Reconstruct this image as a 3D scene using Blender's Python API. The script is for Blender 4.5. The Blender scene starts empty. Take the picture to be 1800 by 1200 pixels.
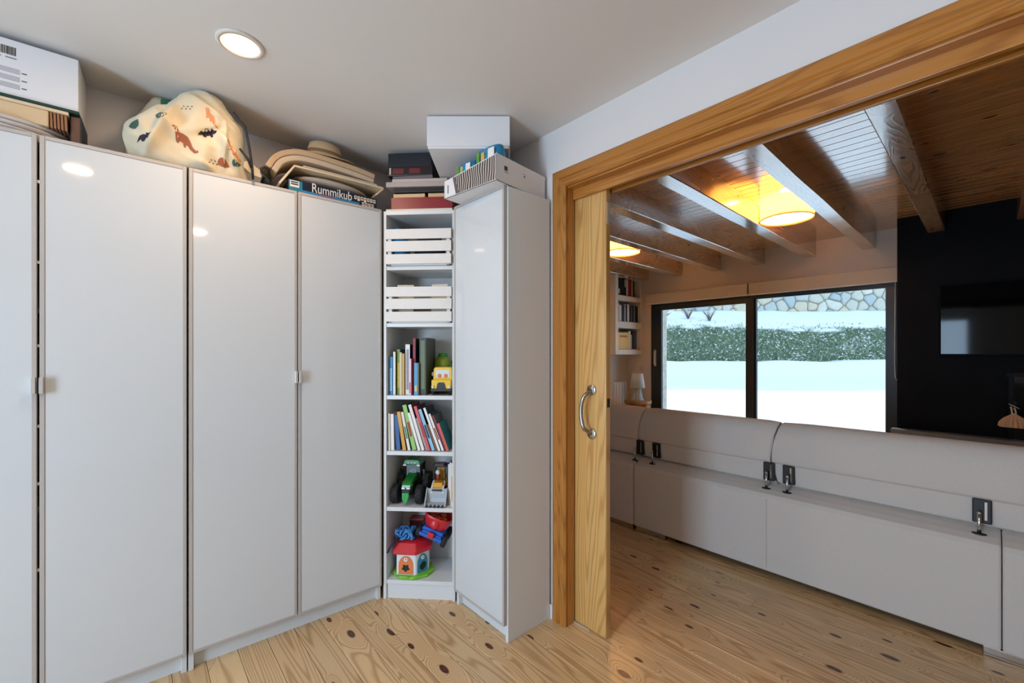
import bpy, bmesh, math, random
from mathutils import Vector, Matrix, noise
from mathutils.bvhtree import BVHTree
random.seed(7)
R = math.radians
sc = bpy.context.scene
col = sc.collection

# ------------------------------------------------------------------ camera
cam = bpy.data.cameras.new('camera'); cam_o = bpy.data.objects.new('camera', cam); col.objects.link(cam_o)
cam.sensor_width = 36; cam.lens = 747 / 1800 * 36; cam.shift_y = 20 / 1800; cam.clip_start = .05; cam.clip_end = 200
YAW = math.atan(665 / 747)
cam_o.location = (0, 0, 1.31); cam_o.rotation_euler = (R(90), 0, -YAW)
sc.camera = cam_o
FW = Vector((math.sin(YAW), math.cos(YAW), 0)); RT = Vector((math.cos(YAW), -math.sin(YAW), 0))

# ------------------------------------------------------------------ world, lights, exposure
w = bpy.data.worlds.new('sky'); sc.world = w; w.use_nodes = True
bg = w.node_tree.nodes['Background']; bg.inputs[0].default_value = (.60, .82, 1.0, 1); bg.inputs[1].default_value = .80
sun_l = bpy.data.lights.new('sun_offscreen', 'SUN'); sun_l.energy = 1.0; sun_l.angle = R(1.5); sun_l.color = (1, .95, .88)
sun = bpy.data.objects.new('sun_offscreen', sun_l); col.objects.link(sun)
sun.rotation_euler = Vector((-.78, -.55, -.62)).to_track_quat('-Z', 'Y').to_euler()      # low winter sun from beyond the hedge

def area(name, loc, rot, sx, sy, power, color, portal=False):
    l = bpy.data.lights.new(name, 'AREA'); l.shape = 'RECTANGLE'; l.size = sx; l.size_y = sy; l.energy = power; l.color = color
    o = bpy.data.objects.new(name, l); col.objects.link(o); o.location = loc; o.rotation_euler = rot
    if portal: l.cycles.is_portal = True
    return o
# daylight entering by the balcony door behind the camera (window_2), which the sofa's shadow edge and the television's reflection show
area('window_study_offscreen', (-2.61, .75, 1.125), (0, R(-90), 0), 1.9, .80, 45, (.54, .75, 1.0))
area('window_portal', (6.62, 2.23, 1.05), (0, R(90), 0), 2.1, 3.1, 1, (1, 1, 1), True)
vs = sc.view_settings
vs.view_transform = 'Standard'; vs.look = 'None'; vs.gamma = 1; vs.use_curve_mapping = False; vs.exposure = 0.95

# ------------------------------------------------------------------ materials
def lin(h):
    h = h.lstrip('#'); o = []
    for i in (0, 2, 4):
        c = int(h[i:i + 2], 16) / 255; o.append(c / 12.92 if c <= .04045 else ((c + .055) / 1.055) ** 2.4)
    return (*o, 1)
MC = {}
def pm(hexc, rough=.5, metal=0, spec=.5, coat=0, var=.05, scale=25, bump=0, bscale=200, trans=0, emit=0, sheen=0, name=None):
    key = (hexc, rough, metal, spec, coat, var, scale, bump, bscale, trans, emit, sheen)
    if key in MC: return MC[key]
    m = bpy.data.materials.new(name or 'paint_' + hexc.strip('#')); m.use_nodes = True
    nt = m.node_tree; b = nt.nodes['Principled BSDF']; c = lin(hexc)
    tc = nt.nodes.new('ShaderNodeTexCoord'); n = nt.nodes.new('ShaderNodeTexNoise'); n.inputs['Scale'].default_value = scale; n.inputs['Detail'].default_value = 3
    nt.links.new(tc.outputs['Object'], n.inputs['Vector'])
    mx = nt.nodes.new('ShaderNodeMix'); mx.data_type = 'RGBA'
    mx.inputs[6].default_value = tuple(min(1, v * (1 - var)) for v in c[:3]) + (1,); mx.inputs[7].default_value = tuple(min(1, v * (1 + var)) for v in c[:3]) + (1,)
    nt.links.new(n.outputs[0], mx.inputs[0]); nt.links.new(mx.outputs[2], b.inputs['Base Color'])
    b.inputs['Roughness'].default_value = rough; b.inputs['Metallic'].default_value = metal
    b.inputs['Specular IOR Level'].default_value = spec; b.inputs['Coat Weight'].default_value = coat; b.inputs['Coat Roughness'].default_value = .08
    b.inputs['Transmission Weight'].default_value = trans
    if sheen: b.inputs['Sheen Weight'].default_value = sheen
    if emit: b.inputs['Emission Color'].default_value = c; b.inputs['Emission Strength'].default_value = emit
    if bump:
        n2 = nt.nodes.new('ShaderNodeTexNoise'); n2.inputs['Scale'].default_value = bscale; n2.inputs['Detail'].default_value = 2
        bp = nt.nodes.new('ShaderNodeBump'); bp.inputs['Strength'].default_value = bump; bp.inputs['Distance'].default_value = .01
        nt.links.new(tc.outputs['Object'], n2.inputs['Vector']); nt.links.new(n2.outputs[0], bp.inputs['Height']); nt.links.new(bp.outputs[0], b.inputs['Normal'])
    MC[key] = m
    return m

def wood(name, light, mid, dark, along, across, rough=.35, ring=9, rscale=5, stretch=.12, knot=0.0, kscale=3.2, kasp=.45, kr=.05, coat=0, tint=.12, ior=1.5, knotcol='#3a1208', amount=.75, fiber=.25, crack=0):
    m = bpy.data.materials.new(name); m.use_nodes = True; nt = m.node_tree; L = nt.links.new; N = nt.nodes.new
    b = nt.nodes['Principled BSDF']
    def math_(op, a, c=None, d=None):
        n = N('ShaderNodeMath'); n.operation = op
        for i, v in enumerate((a, c, d)):
            if v is None: continue
            if isinstance(v, (int, float)): n.inputs[i].default_value = v
            else: L(v, n.inputs[i])
        return n.outputs[0]
    def comb(x, y, z):
        n = N('ShaderNodeCombineXYZ')
        for i, v in enumerate((x, y, z)):
            if isinstance(v, (int, float)): n.inputs[i].default_value = v
            else: L(v, n.inputs[i])
        return n.outputs[0]
    tc = N('ShaderNodeTexCoord'); sp = N('ShaderNodeSeparateXYZ'); L(tc.outputs['Object'], sp.inputs[0])
    oi = N('ShaderNodeObjectInfo'); rnd = oi.outputs['Random']
    off = math_('MULTIPLY', rnd, 57.0)
    Lc = sp.outputs['XYZ'.index(along)]
    if len(across) == 2: Ac = math_('ADD', sp.outputs['XYZ'.index(across[0])], math_('MULTIPLY', sp.outputs['XYZ'.index(across[1])], .83))
    else: Ac = sp.outputs['XYZ'.index(across)]
    A = math_('ADD', Ac, off); Lo = math_('ADD', Lc, math_('MULTIPLY', off, 1.7))
    v = comb(A, math_('MULTIPLY', Lo, stretch), off)
    n1 = N('ShaderNodeTexNoise'); n1.inputs['Scale'].default_value = rscale; n1.inputs['Detail'].default_value = 1.5; n1.inputs['Roughness'].default_value = .45; L(v, n1.inputs['Vector'])
    base = n1.outputs[0]
    kmask = None
    if knot > 0:
        vo = N('ShaderNodeTexVoronoi'); vo.voronoi_dimensions = '2D'; vo.inputs['Scale'].default_value = kscale
        L(comb(A, math_('MULTIPLY', Lo, kasp), 0), vo.inputs['Vector'])
        sc_ = N('ShaderNodeSeparateColor'); L(vo.outputs['Color'], sc_.inputs[0])
        keep = math_('LESS_THAN', sc_.outputs[0], knot)
        size = math_('MULTIPLY_ADD', sc_.outputs[1], kr * .9, kr * .45)
        d = math_('DIVIDE', vo.outputs['Distance'], size)
        infl = math_('MULTIPLY', math_('POWER', 2.718, math_('MULTIPLY', math_('MULTIPLY', d, d), -.12)), keep)
        base = math_('ADD', base, math_('MULTIPLY', infl, .42))
        mr = N('ShaderNodeMapRange'); mr.inputs[1].default_value = 1.15; mr.inputs[2].default_value = .75; L(d, mr.inputs[0])
        kmask = math_('MULTIPLY', mr.outputs[0], keep)
        mr2 = N('ShaderNodeMapRange'); mr2.inputs[1].default_value = .7; mr2.inputs[2].default_value = .2; L(d, mr2.inputs[0]); kcore = mr2.outputs[0]
    s = math_('SINE', math_('MULTIPLY', base, ring * 6.283))
    mr = N('ShaderNodeMapRange'); mr.inputs[1].default_value = -.2; mr.inputs[2].default_value = 1.0; L(s, mr.inputs[0])
    rings = math_('POWER', mr.outputs[0], 1.6)
    nf = N('ShaderNodeTexNoise'); nf.inputs['Scale'].default_value = 60; nf.inputs['Detail'].default_value = 3; L(comb(A, math_('MULTIPLY', Lo, .04), off), nf.inputs['Vector'])
    nl = N('ShaderNodeTexNoise'); nl.inputs['Scale'].default_value = 1.6; L(v, nl.inputs['Vector'])
    def mix(f, a, c, bt='MIX'):
        n = N('ShaderNodeMix'); n.data_type = 'RGBA'; n.blend_type = bt
        for i, x in ((0, f), (6, a), (7, c)):
            if isinstance(x, (int, float)): n.inputs[i].default_value = x
            elif isinstance(x, tuple): n.inputs[i].default_value = x
            else: L(x, n.inputs[i])
        return n.outputs[2]
    c1 = mix(nl.outputs[0], lin(light), lin(mid))
    c2 = mix(math_('MULTIPLY', rings, amount), c1, lin(dark))
    c3 = mix(math_('MULTIPLY', nf.outputs[0], fiber), c2, lin(dark))
    if kmask is not None:
        c3 = mix(kmask, c3, lin(knotcol)); c3 = mix(math_('MULTIPLY', kmask, math_('MULTIPLY', kcore, .45)), c3, lin('#8a4a2a'))
    if crack:
        nc = N('ShaderNodeTexNoise'); nc.inputs['Scale'].default_value = 7; nc.inputs['Detail'].default_value = 4; nc.inputs['Distortion'].default_value = .6
        L(comb(A, math_('MULTIPLY', Lo, .25), off), nc.inputs['Vector'])
        cm = math_('LESS_THAN', math_('ABSOLUTE', math_('SUBTRACT', nc.outputs[0], .46)), crack)
        c3 = mix(math_('MULTIPLY', cm, .55), c3, lin('#5a3018'))
    hs = N('ShaderNodeHueSaturation'); L(c3, hs.inputs['Color'])
    L(math_('MULTIPLY_ADD', rnd, tint * 2, 1 - tint), hs.inputs['Value'])
    L(hs.outputs[0], b.inputs['Base Color'])
    L(math_('MULTIPLY_ADD', nf.outputs[0], .15, rough - .06), b.inputs['Roughness'])
    b.inputs['IOR'].default_value = ior; b.inputs['Coat Weight'].default_value = coat; b.inputs['Coat Roughness'].default_value = rough * .6; b.inputs['Coat IOR'].default_value = ior + .05
    bp = N('ShaderNodeBump'); bp.inputs['Strength'].default_value = .06; bp.inputs['Distance'].default_value = .004
    L(math_('ADD', rings, nf.outputs[0]), bp.inputs['Height']); L(bp.outputs[0], b.inputs['Normal'])
    return m

def glassy(name, tint, refl=.06):
    m = bpy.data.materials.new(name); m.use_nodes = True; nt = m.node_tree; nt.nodes.clear(); N = nt.nodes.new
    o = N('ShaderNodeOutputMaterial'); t = N('ShaderNodeBsdfTransparent'); t.inputs[0].default_value = tint
    g = N('ShaderNodeBsdfGlossy'); g.inputs['Roughness'].default_value = .02; mx = N('ShaderNodeMixShader')
    fr = N('ShaderNodeFresnel'); fr.inputs[0].default_value = .95
    nt.links.new(fr.outputs[0], mx.inputs[0]); nt.links.new(t.outputs[0], mx.inputs[1]); nt.links.new(g.outputs[0], mx.inputs[2]); nt.links.new(mx.outputs[0], o.inputs[0])
    return m

WALL = pm('#e6e0dc', .9, var=.02, scale=3, bump=.03, bscale=300, name='plaster_wall')
WALL2 = pm('#e4d9cc', .9, var=.02, scale=3, bump=.03, bscale=300, name='plaster_living')
CEIL = pm('#e8e2dc', .9, var=.02, scale=2, name='ceiling_paint')
FLOOR = wood('pine_floor', '#e6c898', '#dab585', '#96602e', 'Y', 'X', rough=.30, ring=20, rscale=8, stretch=.06, knot=.62, kscale=7.5, kasp=.42, kr=.085, tint=.09, coat=.25, amount=.5, fiber=.14)
BOARD = wood('pine_boards', '#ecb67a', '#e2a662', '#bc783c', 'Y', 'X', rough=.17, ring=11, rscale=9, stretch=.06, knot=.5, kscale=6, kasp=.35, kr=.08, tint=.09, coat=1, ior=2.6, amount=.4)
BEAM = wood('pine_beam', '#e4b98e', '#d29e6e', '#a4703c', 'X', 'YZ', rough=.18, ring=18, rscale=6, stretch=.10, knot=.4, kscale=3.4, kasp=.5, kr=.07, tint=.09, coat=1, ior=2.6, amount=.4, crack=.007)
TRIMV = wood('honey_trim_vertical', '#c98a3e', '#b9752d', '#8a4c16', 'Z', 'YX', rough=.30, ring=20, rscale=12, stretch=.05, tint=.04, coat=.3, amount=.5)
TRIMH = wood('honey_trim_horizontal', '#c98a3e', '#b9752d', '#8a4c16', 'Y', 'ZX', rough=.30, ring=20, rscale=12, stretch=.05, tint=.04, coat=.3, amount=.5)
DOORW = wood('honey_door', '#e2b876', '#d8a75e', '#ac7434', 'Z', 'Y', rough=.30, ring=24, rscale=7, stretch=.06, tint=.03, coat=.3, amount=.55)
STUMP = wood('log', '#d8a468', '#c68a4c', '#8a5526', 'Z', 'XY', rough=.6, ring=6, rscale=9)
WHITE = pm('#e0e2e2', .35, var=.015, scale=4, name='white_melamine')
FRAMEW = pm('#bab3ad', .30, var=.015, scale=4, name='white_door_frame')
GLOSS = pm('#d4d7d8', .045, spec=.55, var=.012, scale=1.5, coat=.2, name='glossy_white_glass')
BACKW = pm('#d9d5d0', .6, var=.02, name='white_backboard')
ALU = pm('#dedad4', .32, metal=.55, var=.03, name='brushed_aluminium')
CHROME = pm('#c8c8c8', .14, metal=1, var=.03, name='steel')
STEELB = pm('#a9a6a2', .25, metal=1, var=.05, name='brushed_steel')
BLACK = pm('#0c0c0d', .45, var=.1, name='black_plastic')
DARKW = pm('#0f1014', .6, spec=.12, var=.25, scale=3, bump=.15, bscale=40, name='charcoal_chimney')
ANTH = pm('#22262b', .35, var=.08, name='anthracite_frame')
SOFA = pm('#d2cbc4', .9, var=.05, scale=120, bump=.08, bscale=900, sheen=.25, name='taupe_suede')
SNOW = pm('#f4f8ff', .9, var=.02, scale=2, bump=.25, bscale=6, name='snow')
LEAF = pm('#93a688', .7, var=.45, scale=3, name='hedge_leaf')
LEAFS = pm('#f2f6f6', .8, var=.25, scale=6, name='frosted_leaf')
STONE = [pm(h, .9, var=.15, scale=8, bump=.3, bscale=20, name='garden_stone') for h in ('#d4cfc2', '#c6c9c6', '#dccfb8', '#bcc4c6', '#e0dcd0')]
MORTAR = pm('#b3aca0', .95, var=.1, scale=20, name='mortar')
PANE = glassy('window_glass', (.97, .99, 1, 1))
PAPER = pm('#e9e2d2', .8, var=.05, name='paper')
CARD = pm('#e9e6e6', .7, var=.02, scale=5, name='white_cardboard')

# ------------------------------------------------------------------ mesh helpers
class MB:
    def __init__(s): s.v = []; s.f = []; s.m = []; s.sm = []
    def add(s, vs, fs, m=0, smooth=False, M=None):
        o = len(s.v)
        for p in vs: s.v.append(tuple(M @ Vector(p)) if M is not None else tuple(p))
        for f in fs: s.f.append(tuple(i + o for i in f)); s.m.append(m); s.sm.append(smooth)
        return s
    def box(s, x0, y0, z0, x1, y1, z1, m=0, M=None):
        vs = [(x0, y0, z0), (x1, y0, z0), (x1, y1, z0), (x0, y1, z0), (x0, y0, z1), (x1, y0, z1), (x1, y1, z1), (x0, y1, z1)]
        return s.add(vs, [(0, 3, 2, 1), (4, 5, 6, 7), (0, 1, 5, 4), (1, 2, 6, 5), (2, 3, 7, 6), (3, 0, 4, 7)], m, False, M)
    def prism(s, poly, axis, a, b, m=0, smooth=False, M=None):
        n = len(poly)
        def P(p, t): return {'x': (t, p[0], p[1]), 'y': (p[0], t, p[1]), 'z': (p[0], p[1], t)}[axis]
        vs = [P(p, a) for p in poly] + [P(p, b) for p in poly]
        fs = [(i, (i + 1) % n, n + (i + 1) % n, n + i) for i in range(n)]
        o = len(s.f); s.add(vs, fs, m, smooth, M); s.add(vs, [tuple(range(n))[::-1], tuple(range(n, 2 * n))], m, False, M)
        return s
    def tube(s, pts, r, n=8, m=0, M=None, caps=True):
        pts = [Vector(p) for p in pts]; k = len(pts); vs = []; rr = r if isinstance(r, (list, tuple)) else [r] * k; prev = None
        for i, p in enumerate(pts):
            t = (pts[min(i + 1, k - 1)] - pts[max(i - 1, 0)]).normalized()
            u = prev - t * prev.dot(t) if prev is not None else t.orthogonal()
            if u.length < 1e-6: u = t.orthogonal()
            u.normalize(); prev = u; w_ = t.cross(u)
            for j in range(n):
                a = 2 * math.pi * j / n; vs.append(tuple(p + (u * math.cos(a) + w_ * math.sin(a)) * rr[i]))
        fs = [(i * n + j, i * n + (j + 1) % n, (i + 1) * n + (j + 1) % n, (i + 1) * n + j) for i in range(k - 1) for j in range(n)]
        s.add(vs, fs, m, True, M)
        if caps: s.add(vs[:n], [tuple(range(n))[::-1]], m, False, M); s.add(vs[-n:], [tuple(range(n))], m, False, M)
        return s
    def lathe(s, prof, n=20, m=0, M=None, smooth=True, ang=2 * math.pi):
        k = len(prof); vs = []
        for (r, z) in prof:
            for j in range(n):
                a = ang * j / n; vs.append((r * math.cos(a), r * math.sin(a), z))
        fs = [(i * n + j, i * n + (j + 1) % n, (i + 1) * n + (j + 1) % n, (i + 1) * n + j) for i in range(k - 1) for j in range(n)]
        s.add(vs, fs, m, smooth, M)
        if prof[0][0] > 1e-4: s.add(vs[:n], [tuple(range(n))[::-1]], m, False, M)
        if prof[-1][0] > 1e-4: s.add(vs[-n:], [tuple(range(n))], m, False, M)
        return s
    def ball(s, c, r, m=0, n=14, k=8, M=None):
        rx, ry, rz = r if isinstance(r, (tuple, list)) else (r, r, r)
        vs = []
        for i in range(k + 1):
            t = math.pi * i / k
            for j in range(n):
                a = 2 * math.pi * j / n; vs.append((c[0] + rx * math.sin(t) * math.cos(a), c[1] + ry * math.sin(t) * math.sin(a), c[2] + rz * math.cos(t)))
        fs = [(i * n + j, (i + 1) * n + j, (i + 1) * n + (j + 1) % n, i * n + (j + 1) % n) for i in range(k) for j in range(n)]
        return s.add(vs, fs, m, True, M)
    def build(s, name, mats, parent=None, bevel=0, seg=2, sub=0, loc=None, rot=None):
        me = bpy.data.meshes.new(name); me.from_pydata(s.v, [], s.f); me.validate()
        for m in (mats if isinstance(mats, (list, tuple)) else [mats]): me.materials.append(m)
        if len(me.polygons) == len(s.f):
            for p, mi, sm in zip(me.polygons, s.m, s.sm): p.material_index = mi; p.use_smooth = sm
        bm = bmesh.new(); bm.from_mesh(me); bmesh.ops.remove_doubles(bm, verts=bm.verts, dist=1e-6); bmesh.ops.recalc_face_normals(bm, faces=bm.faces); bm.to_mesh(me); bm.free()
        return link(name, me, parent, bevel, seg, sub, loc, rot)
def link(name, me, parent=None, bevel=0, seg=2, sub=0, loc=None, rot=None):
    o = bpy.data.objects.new(name, me); col.objects.link(o); o.parent = parent
    if loc: o.location = loc
    if rot: o.rotation_euler = rot
    if bevel:
        b = o.modifiers.new('bevel', 'BEVEL'); b.width = bevel; b.segments = seg; b.limit_method = 'ANGLE'; b.angle_limit = R(40)
    if sub:
        b = o.modifiers.new('sub', 'SUBSURF'); b.levels = sub; b.render_levels = sub
    return o
def tag(o, label, cat, group=None):
    o['label'] = label; o['category'] = cat
    if group: o['group'] = group
    return o
def struct(o): o['kind'] = 'structure'; return o
def thing(name, label, cat, loc=(0, 0, 0), rz=0, group=None, rot=None):
    o = bpy.data.objects.new(name, None); col.objects.link(o); o.empty_display_size = .05
    o.location = loc; o.rotation_euler = rot if rot else (0, 0, rz)
    return tag(o, label, cat, group)
def empty(name, parent=None, loc=(0, 0, 0)):
    o = bpy.data.objects.new(name, None); col.objects.link(o); o.parent = parent; o.location = loc; o.empty_display_size = .05; return o
def bx(name, dims, mat, parent=None, bevel=0, seg=2): return MB().box(*dims).build(name, mat, parent, bevel, seg)
_txt = {}
def text_meshes(items):
    tmp = []
    for key, body, size in items:
        cu = bpy.data.curves.new('lettering', 'FONT'); cu.body = body; cu.size = size; cu.extrude = .0004; cu.resolution_u = 3
        o = bpy.data.objects.new('lettering', cu); col.objects.link(o); tmp.append((key, o))
    dg = bpy.context.evaluated_depsgraph_get()
    for key, o in tmp: _txt[key] = bpy.data.meshes.new_from_object(o.evaluated_get(dg))
    for key, o in tmp:
        cu = o.data; bpy.data.objects.remove(o); bpy.data.curves.remove(cu)
text_meshes([('rummikub', 'Rummikub', .062)])
def put_text(key, mat, parent, loc, rot=(R(90), 0, 0), sx=1):
    me = _txt[key].copy(); me.materials.clear(); me.materials.append(mat)
    o = link('lettering', me, parent, loc=loc, rot=rot); o.scale = (sx, 1, 1); return o

# ------------------------------------------------------------------ room constants
ZC = 2.406; XW = 1.55; XW2 = 1.72; YB = 2.466; XL = -2.6; YF = -2.6     # study
X3 = 6.5; YL = 4.24; YR = -4.0; ZC2 = 2.735                           # living room

# walls of the study
struct(MB().box(XL - .15, YB, -.05, XW2, YB + .15, ZC + .5).build('wall_back', WALL))
wr = MB()
wr.box(XW, 1.36, -.05, 1.60, YB, ZC + .5).box(1.66, 1.36, -.05, XW2, YL + .15, ZC + .5)
wr.box(XW, -1.36, 2.13, XW2, 1.36, ZC + .5).box(XW, YR, -.05, XW2, -1.36, ZC + .5)
struct(wr.build('wall_right', WALL))
struct(MB().box(XL - .15, YF, ZC, XW + .05, YB + .05, ZC + .15).build('ceiling', CEIL))
def holed(name, mat, axis, pos, th, a0, a1, z0, z1, h):
    m = MB(); ha, hb, hz0, hz1 = h
    for (p, q, s, t) in ((a0, ha, z0, z1), (hb, a1, z0, z1), (ha, hb, z0, hz0), (ha, hb, hz1, z1)):
        if axis == 'x': m.box(pos, p, s, pos + th, q, t)
        else: m.box(p, pos, s, q, pos + th, t)
    return struct(m.build(name, mat))
holed('wall_left', WALL, 'x', XL - .15, .15, YF - .15, YB + .15, -.05, ZC + .15, (.33, 1.17, .10, 2.15))
struct(MB().box(XL - .15, YF - .15, -.05, XW2, YF, ZC + .15).build('wall_front', WALL))
struct(MB().box(XW, YR - .15, -.05, X3 + .15, YR, ZC2 + .3).build('wall_front_living', WALL2))
struct(MB().box(XW2, YL, -.05, X3 + .2, YL + .15, ZC2 + .3).build('wall_left_living', WALL2))
holed('wall_back_living', WALL2, 'x', X3, .2, YR - .15, YL + .15, -.05, ZC2 + .3, (.62, 3.79, -.02, 2.12))
def plain_window(name, axis, pos, h):
    ha, hb, z0, z1 = h; e = struct(empty(name)); m = MB(); t = .06
    mid = (ha + hb) / 2
    for (p, q, s, u) in ((ha, ha + t, z0, z1), (hb - t, hb, z0, z1), (ha + t, hb - t, z0, z0 + t), (ha + t, hb - t, z1 - t, z1), (mid - t / 2, mid + t / 2, z0 + t, z1 - t)):
        if axis == 'x': m.box(pos, p, s, pos + .05, q, u)
        else: m.box(p, pos, s, q, pos + .05, u)
    m.build('frame', FRAMEW, e)
    for (p, q) in ((ha + t, mid - t / 2), (mid + t / 2, hb - t)):
        (MB().box(pos + .02, p, z0 + t, pos + .026, q, z1 - t) if axis == 'x' else MB().box(p, pos + .02, z0 + t, q, pos + .026, z1 - t)).build('pane', PANE, e)
plain_window('window_2', 'x', XL - .12, (.33, 1.17, .10, 2.15))

# ------------------------------------------------------------------ floor of single planks
fl = struct(bx('floor', (XL, YR, -.05, X3, YL, -.014), pm('#8a6844', .9, var=.1, name='subfloor')))
PW = .1137
def plank_mesh(l):
    h = PW / 2 - .0006; c = .0022; t = .014; z = -t
    poly = [(-h, z), (h, z), (h, -c), (h - c, 0), (-h + c, 0), (-h, -c)]
    m = MB(); m.prism(poly, 'y', -l / 2 + .0007, l / 2 - .0007)
    me = bpy.data.meshes.new('plank'); me.from_pydata(m.v, [], m.f); me.materials.append(FLOOR)
    bm = bmesh.new(); bm.from_mesh(me); bmesh.ops.remove_doubles(bm, verts=bm.verts, dist=1e-6); bmesh.ops.recalc_face_normals(bm, faces=bm.faces); bm.to_mesh(me); bm.free()
    return me
k = -27
while .457 + PW * (k + 1) < X3 + .12:
    xc = .457 + PW * (k + .5); k += 1
    y0, y1 = (YF, YB) if xc < XW + .02 else (YR, YL)
    if xc < XL: continue
    if XW - .03 < xc < XW2: y0, y1 = -1.6, 1.6
    n = 2 if y1 - y0 < 6 else 3
    cuts = [y0] + sorted(y0 + (y1 - y0) * (i + random.uniform(-.32, .32)) / n for i in range(1, n)) + [y1]
    for a, b in zip(cuts, cuts[1:]):
        o = link('plank', plank_mesh(b - a), fl, loc=(xc, (a + b) / 2, 0))
struct(bx('baseboard_right', (1.535, 1.428, 0, 1.55, 1.443, .07), WHITE))

# ------------------------------------------------------------------ door casing, sliding door
t1 = struct(empty('trim_1'))
prof = [(0, 0), (0, .012), (.010, .017), (.040, .017), (.046, .010), (.056, .010), (.062, .020), (.078, .020), (.085, .012), (.085, 0)]  # (across from outer edge, proud)
def casing(m, path_fn):   # two ends of a mitred strip
    a = [path_fn(p, 0) for p in prof]; b = [path_fn(p, 1) for p in prof]; n = len(prof)
    m.add(a + b, [(i, (i + 1) % n, n + (i + 1) % n, n + i) for i in range(n)] + [tuple(range(n)), tuple(range(n, 2 * n))])
YO, ZO = 1.428, 2.19
m = MB(); casing(m, lambda p, e: (XW - p[1], YO - p[0], 0 if e == 0 else ZO - p[0])); m.build('casing_upright', TRIMV, t1)
m = MB(); casing(m, lambda p, e: (XW - p[1], (YO - p[0]) if e == 0 else -(YO - p[0]), ZO - p[0])); m.build('casing_head', TRIMH, t1)
m = MB(); casing(m, lambda p, e: (XW - p[1], -(YO - p[0]), 0 if e == 0 else ZO - p[0])); m.build('casing_upright', TRIMV, t1)
bx('jamb_lining', (1.545, 1.343, 0, 1.602, 1.366, 2.13), TRIMV, t1, .002)
bx('jamb_lining', (1.660, 1.343, 0, 1.735, 1.366, 2.13), TRIMV, t1, .002)
bx('jamb_lining', (1.545, -1.366, 0, 1.735, -1.343, 2.13), TRIMV, t1, .002)
bx('head_lining', (1.550, -1.343, 2.098, 1.60, 1.343, 2.13), TRIMH, t1, .002)
bx('head_fascia', (1.592, -1.343, 2.052, 1.612, 1.343, 2.12), TRIMH, t1, .0015)
bx('track_board', (1.655, -1.343, 2.052, 1.670, 1.343, 2.12), TRIMH, t1, .0015)
bx('rear_casing', (1.70, -1.36, 2.092, 1.735, 1.343, 2.16), TRIMH, t1, .0015)
bx('door_track', (1.613, -1.343, 2.09, 1.654, 1.343, 2.12), TRIMH, t1)
bx('floor_guide', (1.598, 1.25, 0, 1.606, 1.345, .006), ALU, t1)
d1 = struct(empty('door_1'))
bx('door_leaf', (1.610, 1.165, .004, 1.645, 1.95, 2.062), DOORW, d1, .002)
bx('edge_strip', (1.614, 1.1632, .004, 1.641, 1.166, 2.062), DOORW, d1)
bx('latch_plate', (1.6155, 1.1615, 1.90, 1.6395, 1.1640, 2.0), ALU, d1)
bx('latch_plate', (1.618, 1.1615, 1.06, 1.637, 1.1640, 1.10), BLACK, d1)
h = MB()
pts = []
for i in range(17):
    t = i / 16; z = 1.136 - .206 * t; bow = math.sin(math.pi * t)
    pts.append((1.608 - .047 * min(1, bow * 2.4), 1.241 + .028 * bow, z))
hd = h.tube(pts, .0095, 12).build('pull_handle', STEELB, d1)
for z in (1.136, .93):
    MB().lathe([(.0, -.010), (.022, -.010), (.0245, -.008), (.0255, 0)], 24, M=Matrix.Translation((1.610, 1.241, z)) @ Matrix.Rotation(R(90), 4, 'Y')).build('mounting_rose', CHROME, hd)

# ------------------------------------------------------------------ wardrobes and the corner bookcase
AW = math.atan2(-.034, .801)
def wl(x, y, z):
    return (.166 + x * math.cos(AW) - y * math.sin(AW), 2.192 + x * math.sin(AW) + y * math.cos(AW), z)
HT = 2.064
def door_part(root, x0, x1, z0, z1, yf, handle_side, handle_z=1.197):
    th = .018; fw = .0125
    f = MB()
    f.box(x0, yf, z0, x0 + fw, yf + th, z1).box(x1 - fw, yf, z0, x1, yf + th, z1).box(x0 + fw, yf, z0, x1 - fw, yf + th, z0 + fw).box(x0 + fw, yf, z1 - fw, x1 - fw, yf + th, z1)
    d = f.build('door', FRAMEW, root, .0012, 1)
    MB().box(x0 + fw - .001, yf + .0016, z0 + fw - .001, x1 - fw + .001, yf + .012, z1 - fw + .001).build('glossy_panel', GLOSS, d)
    bx('panel_edge_line', (x0 + fw - .0005, yf + .0008, z0 + fw, x0 + fw + .0008, yf + .002, z1 - fw), pm('#8a8580', .6, name='panel_edge_line'), d)  # thin grey lines along the left and top edges of the panel
    bx('panel_edge_line', (x0 + fw, yf + .0008, z1 - fw - .0010, x1 - fw, yf + .002, z1 - fw + .0005), pm('#8a8580', .6, name='panel_edge_line'), d)
    if handle_side:
        hx0, hx1 = (x0 + .001, x0 + .011) if handle_side == 'L' else (x1 - .011, x1 - .001)
        bx('handle', (hx0, yf - .020, handle_z - .028, hx1, yf + .002, handle_z + .028), ALU, d, .001, 1)
    return d
def wardrobe(name, label, width, depth, doors, loc, rz, group=None):
    r = thing(name, label, 'wardrobe', loc, rz, group); t = .018
    bx('side_panel', (0, 0, 0, t, depth, HT), WHITE, r, .001, 1); bx('side_panel', (width - t, 0, 0, width, depth, HT), WHITE, r, .001, 1)
    bx('top_panel', (t, 0, HT - t, width - t, depth, HT), WHITE, r); bx('bottom_panel', (t, 0, .076, width - t, depth, .094), WHITE, r)
    bx('plinth', (t, .026, 0, width - t, .042, .076), WHITE, r); bx('back_panel', (t, depth - .006, .094, width - t, depth, HT - t), BACKW, r)
    for z in (.75, 1.45): bx('shelf', (t, .02, z, width - t, depth - .006, z + t), WHITE, r)
    for (x0, x1, hs) in doors: door_part(r, x0, x1, .078, 2.066, -.020, hs)
    return r
DW = .815
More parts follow.
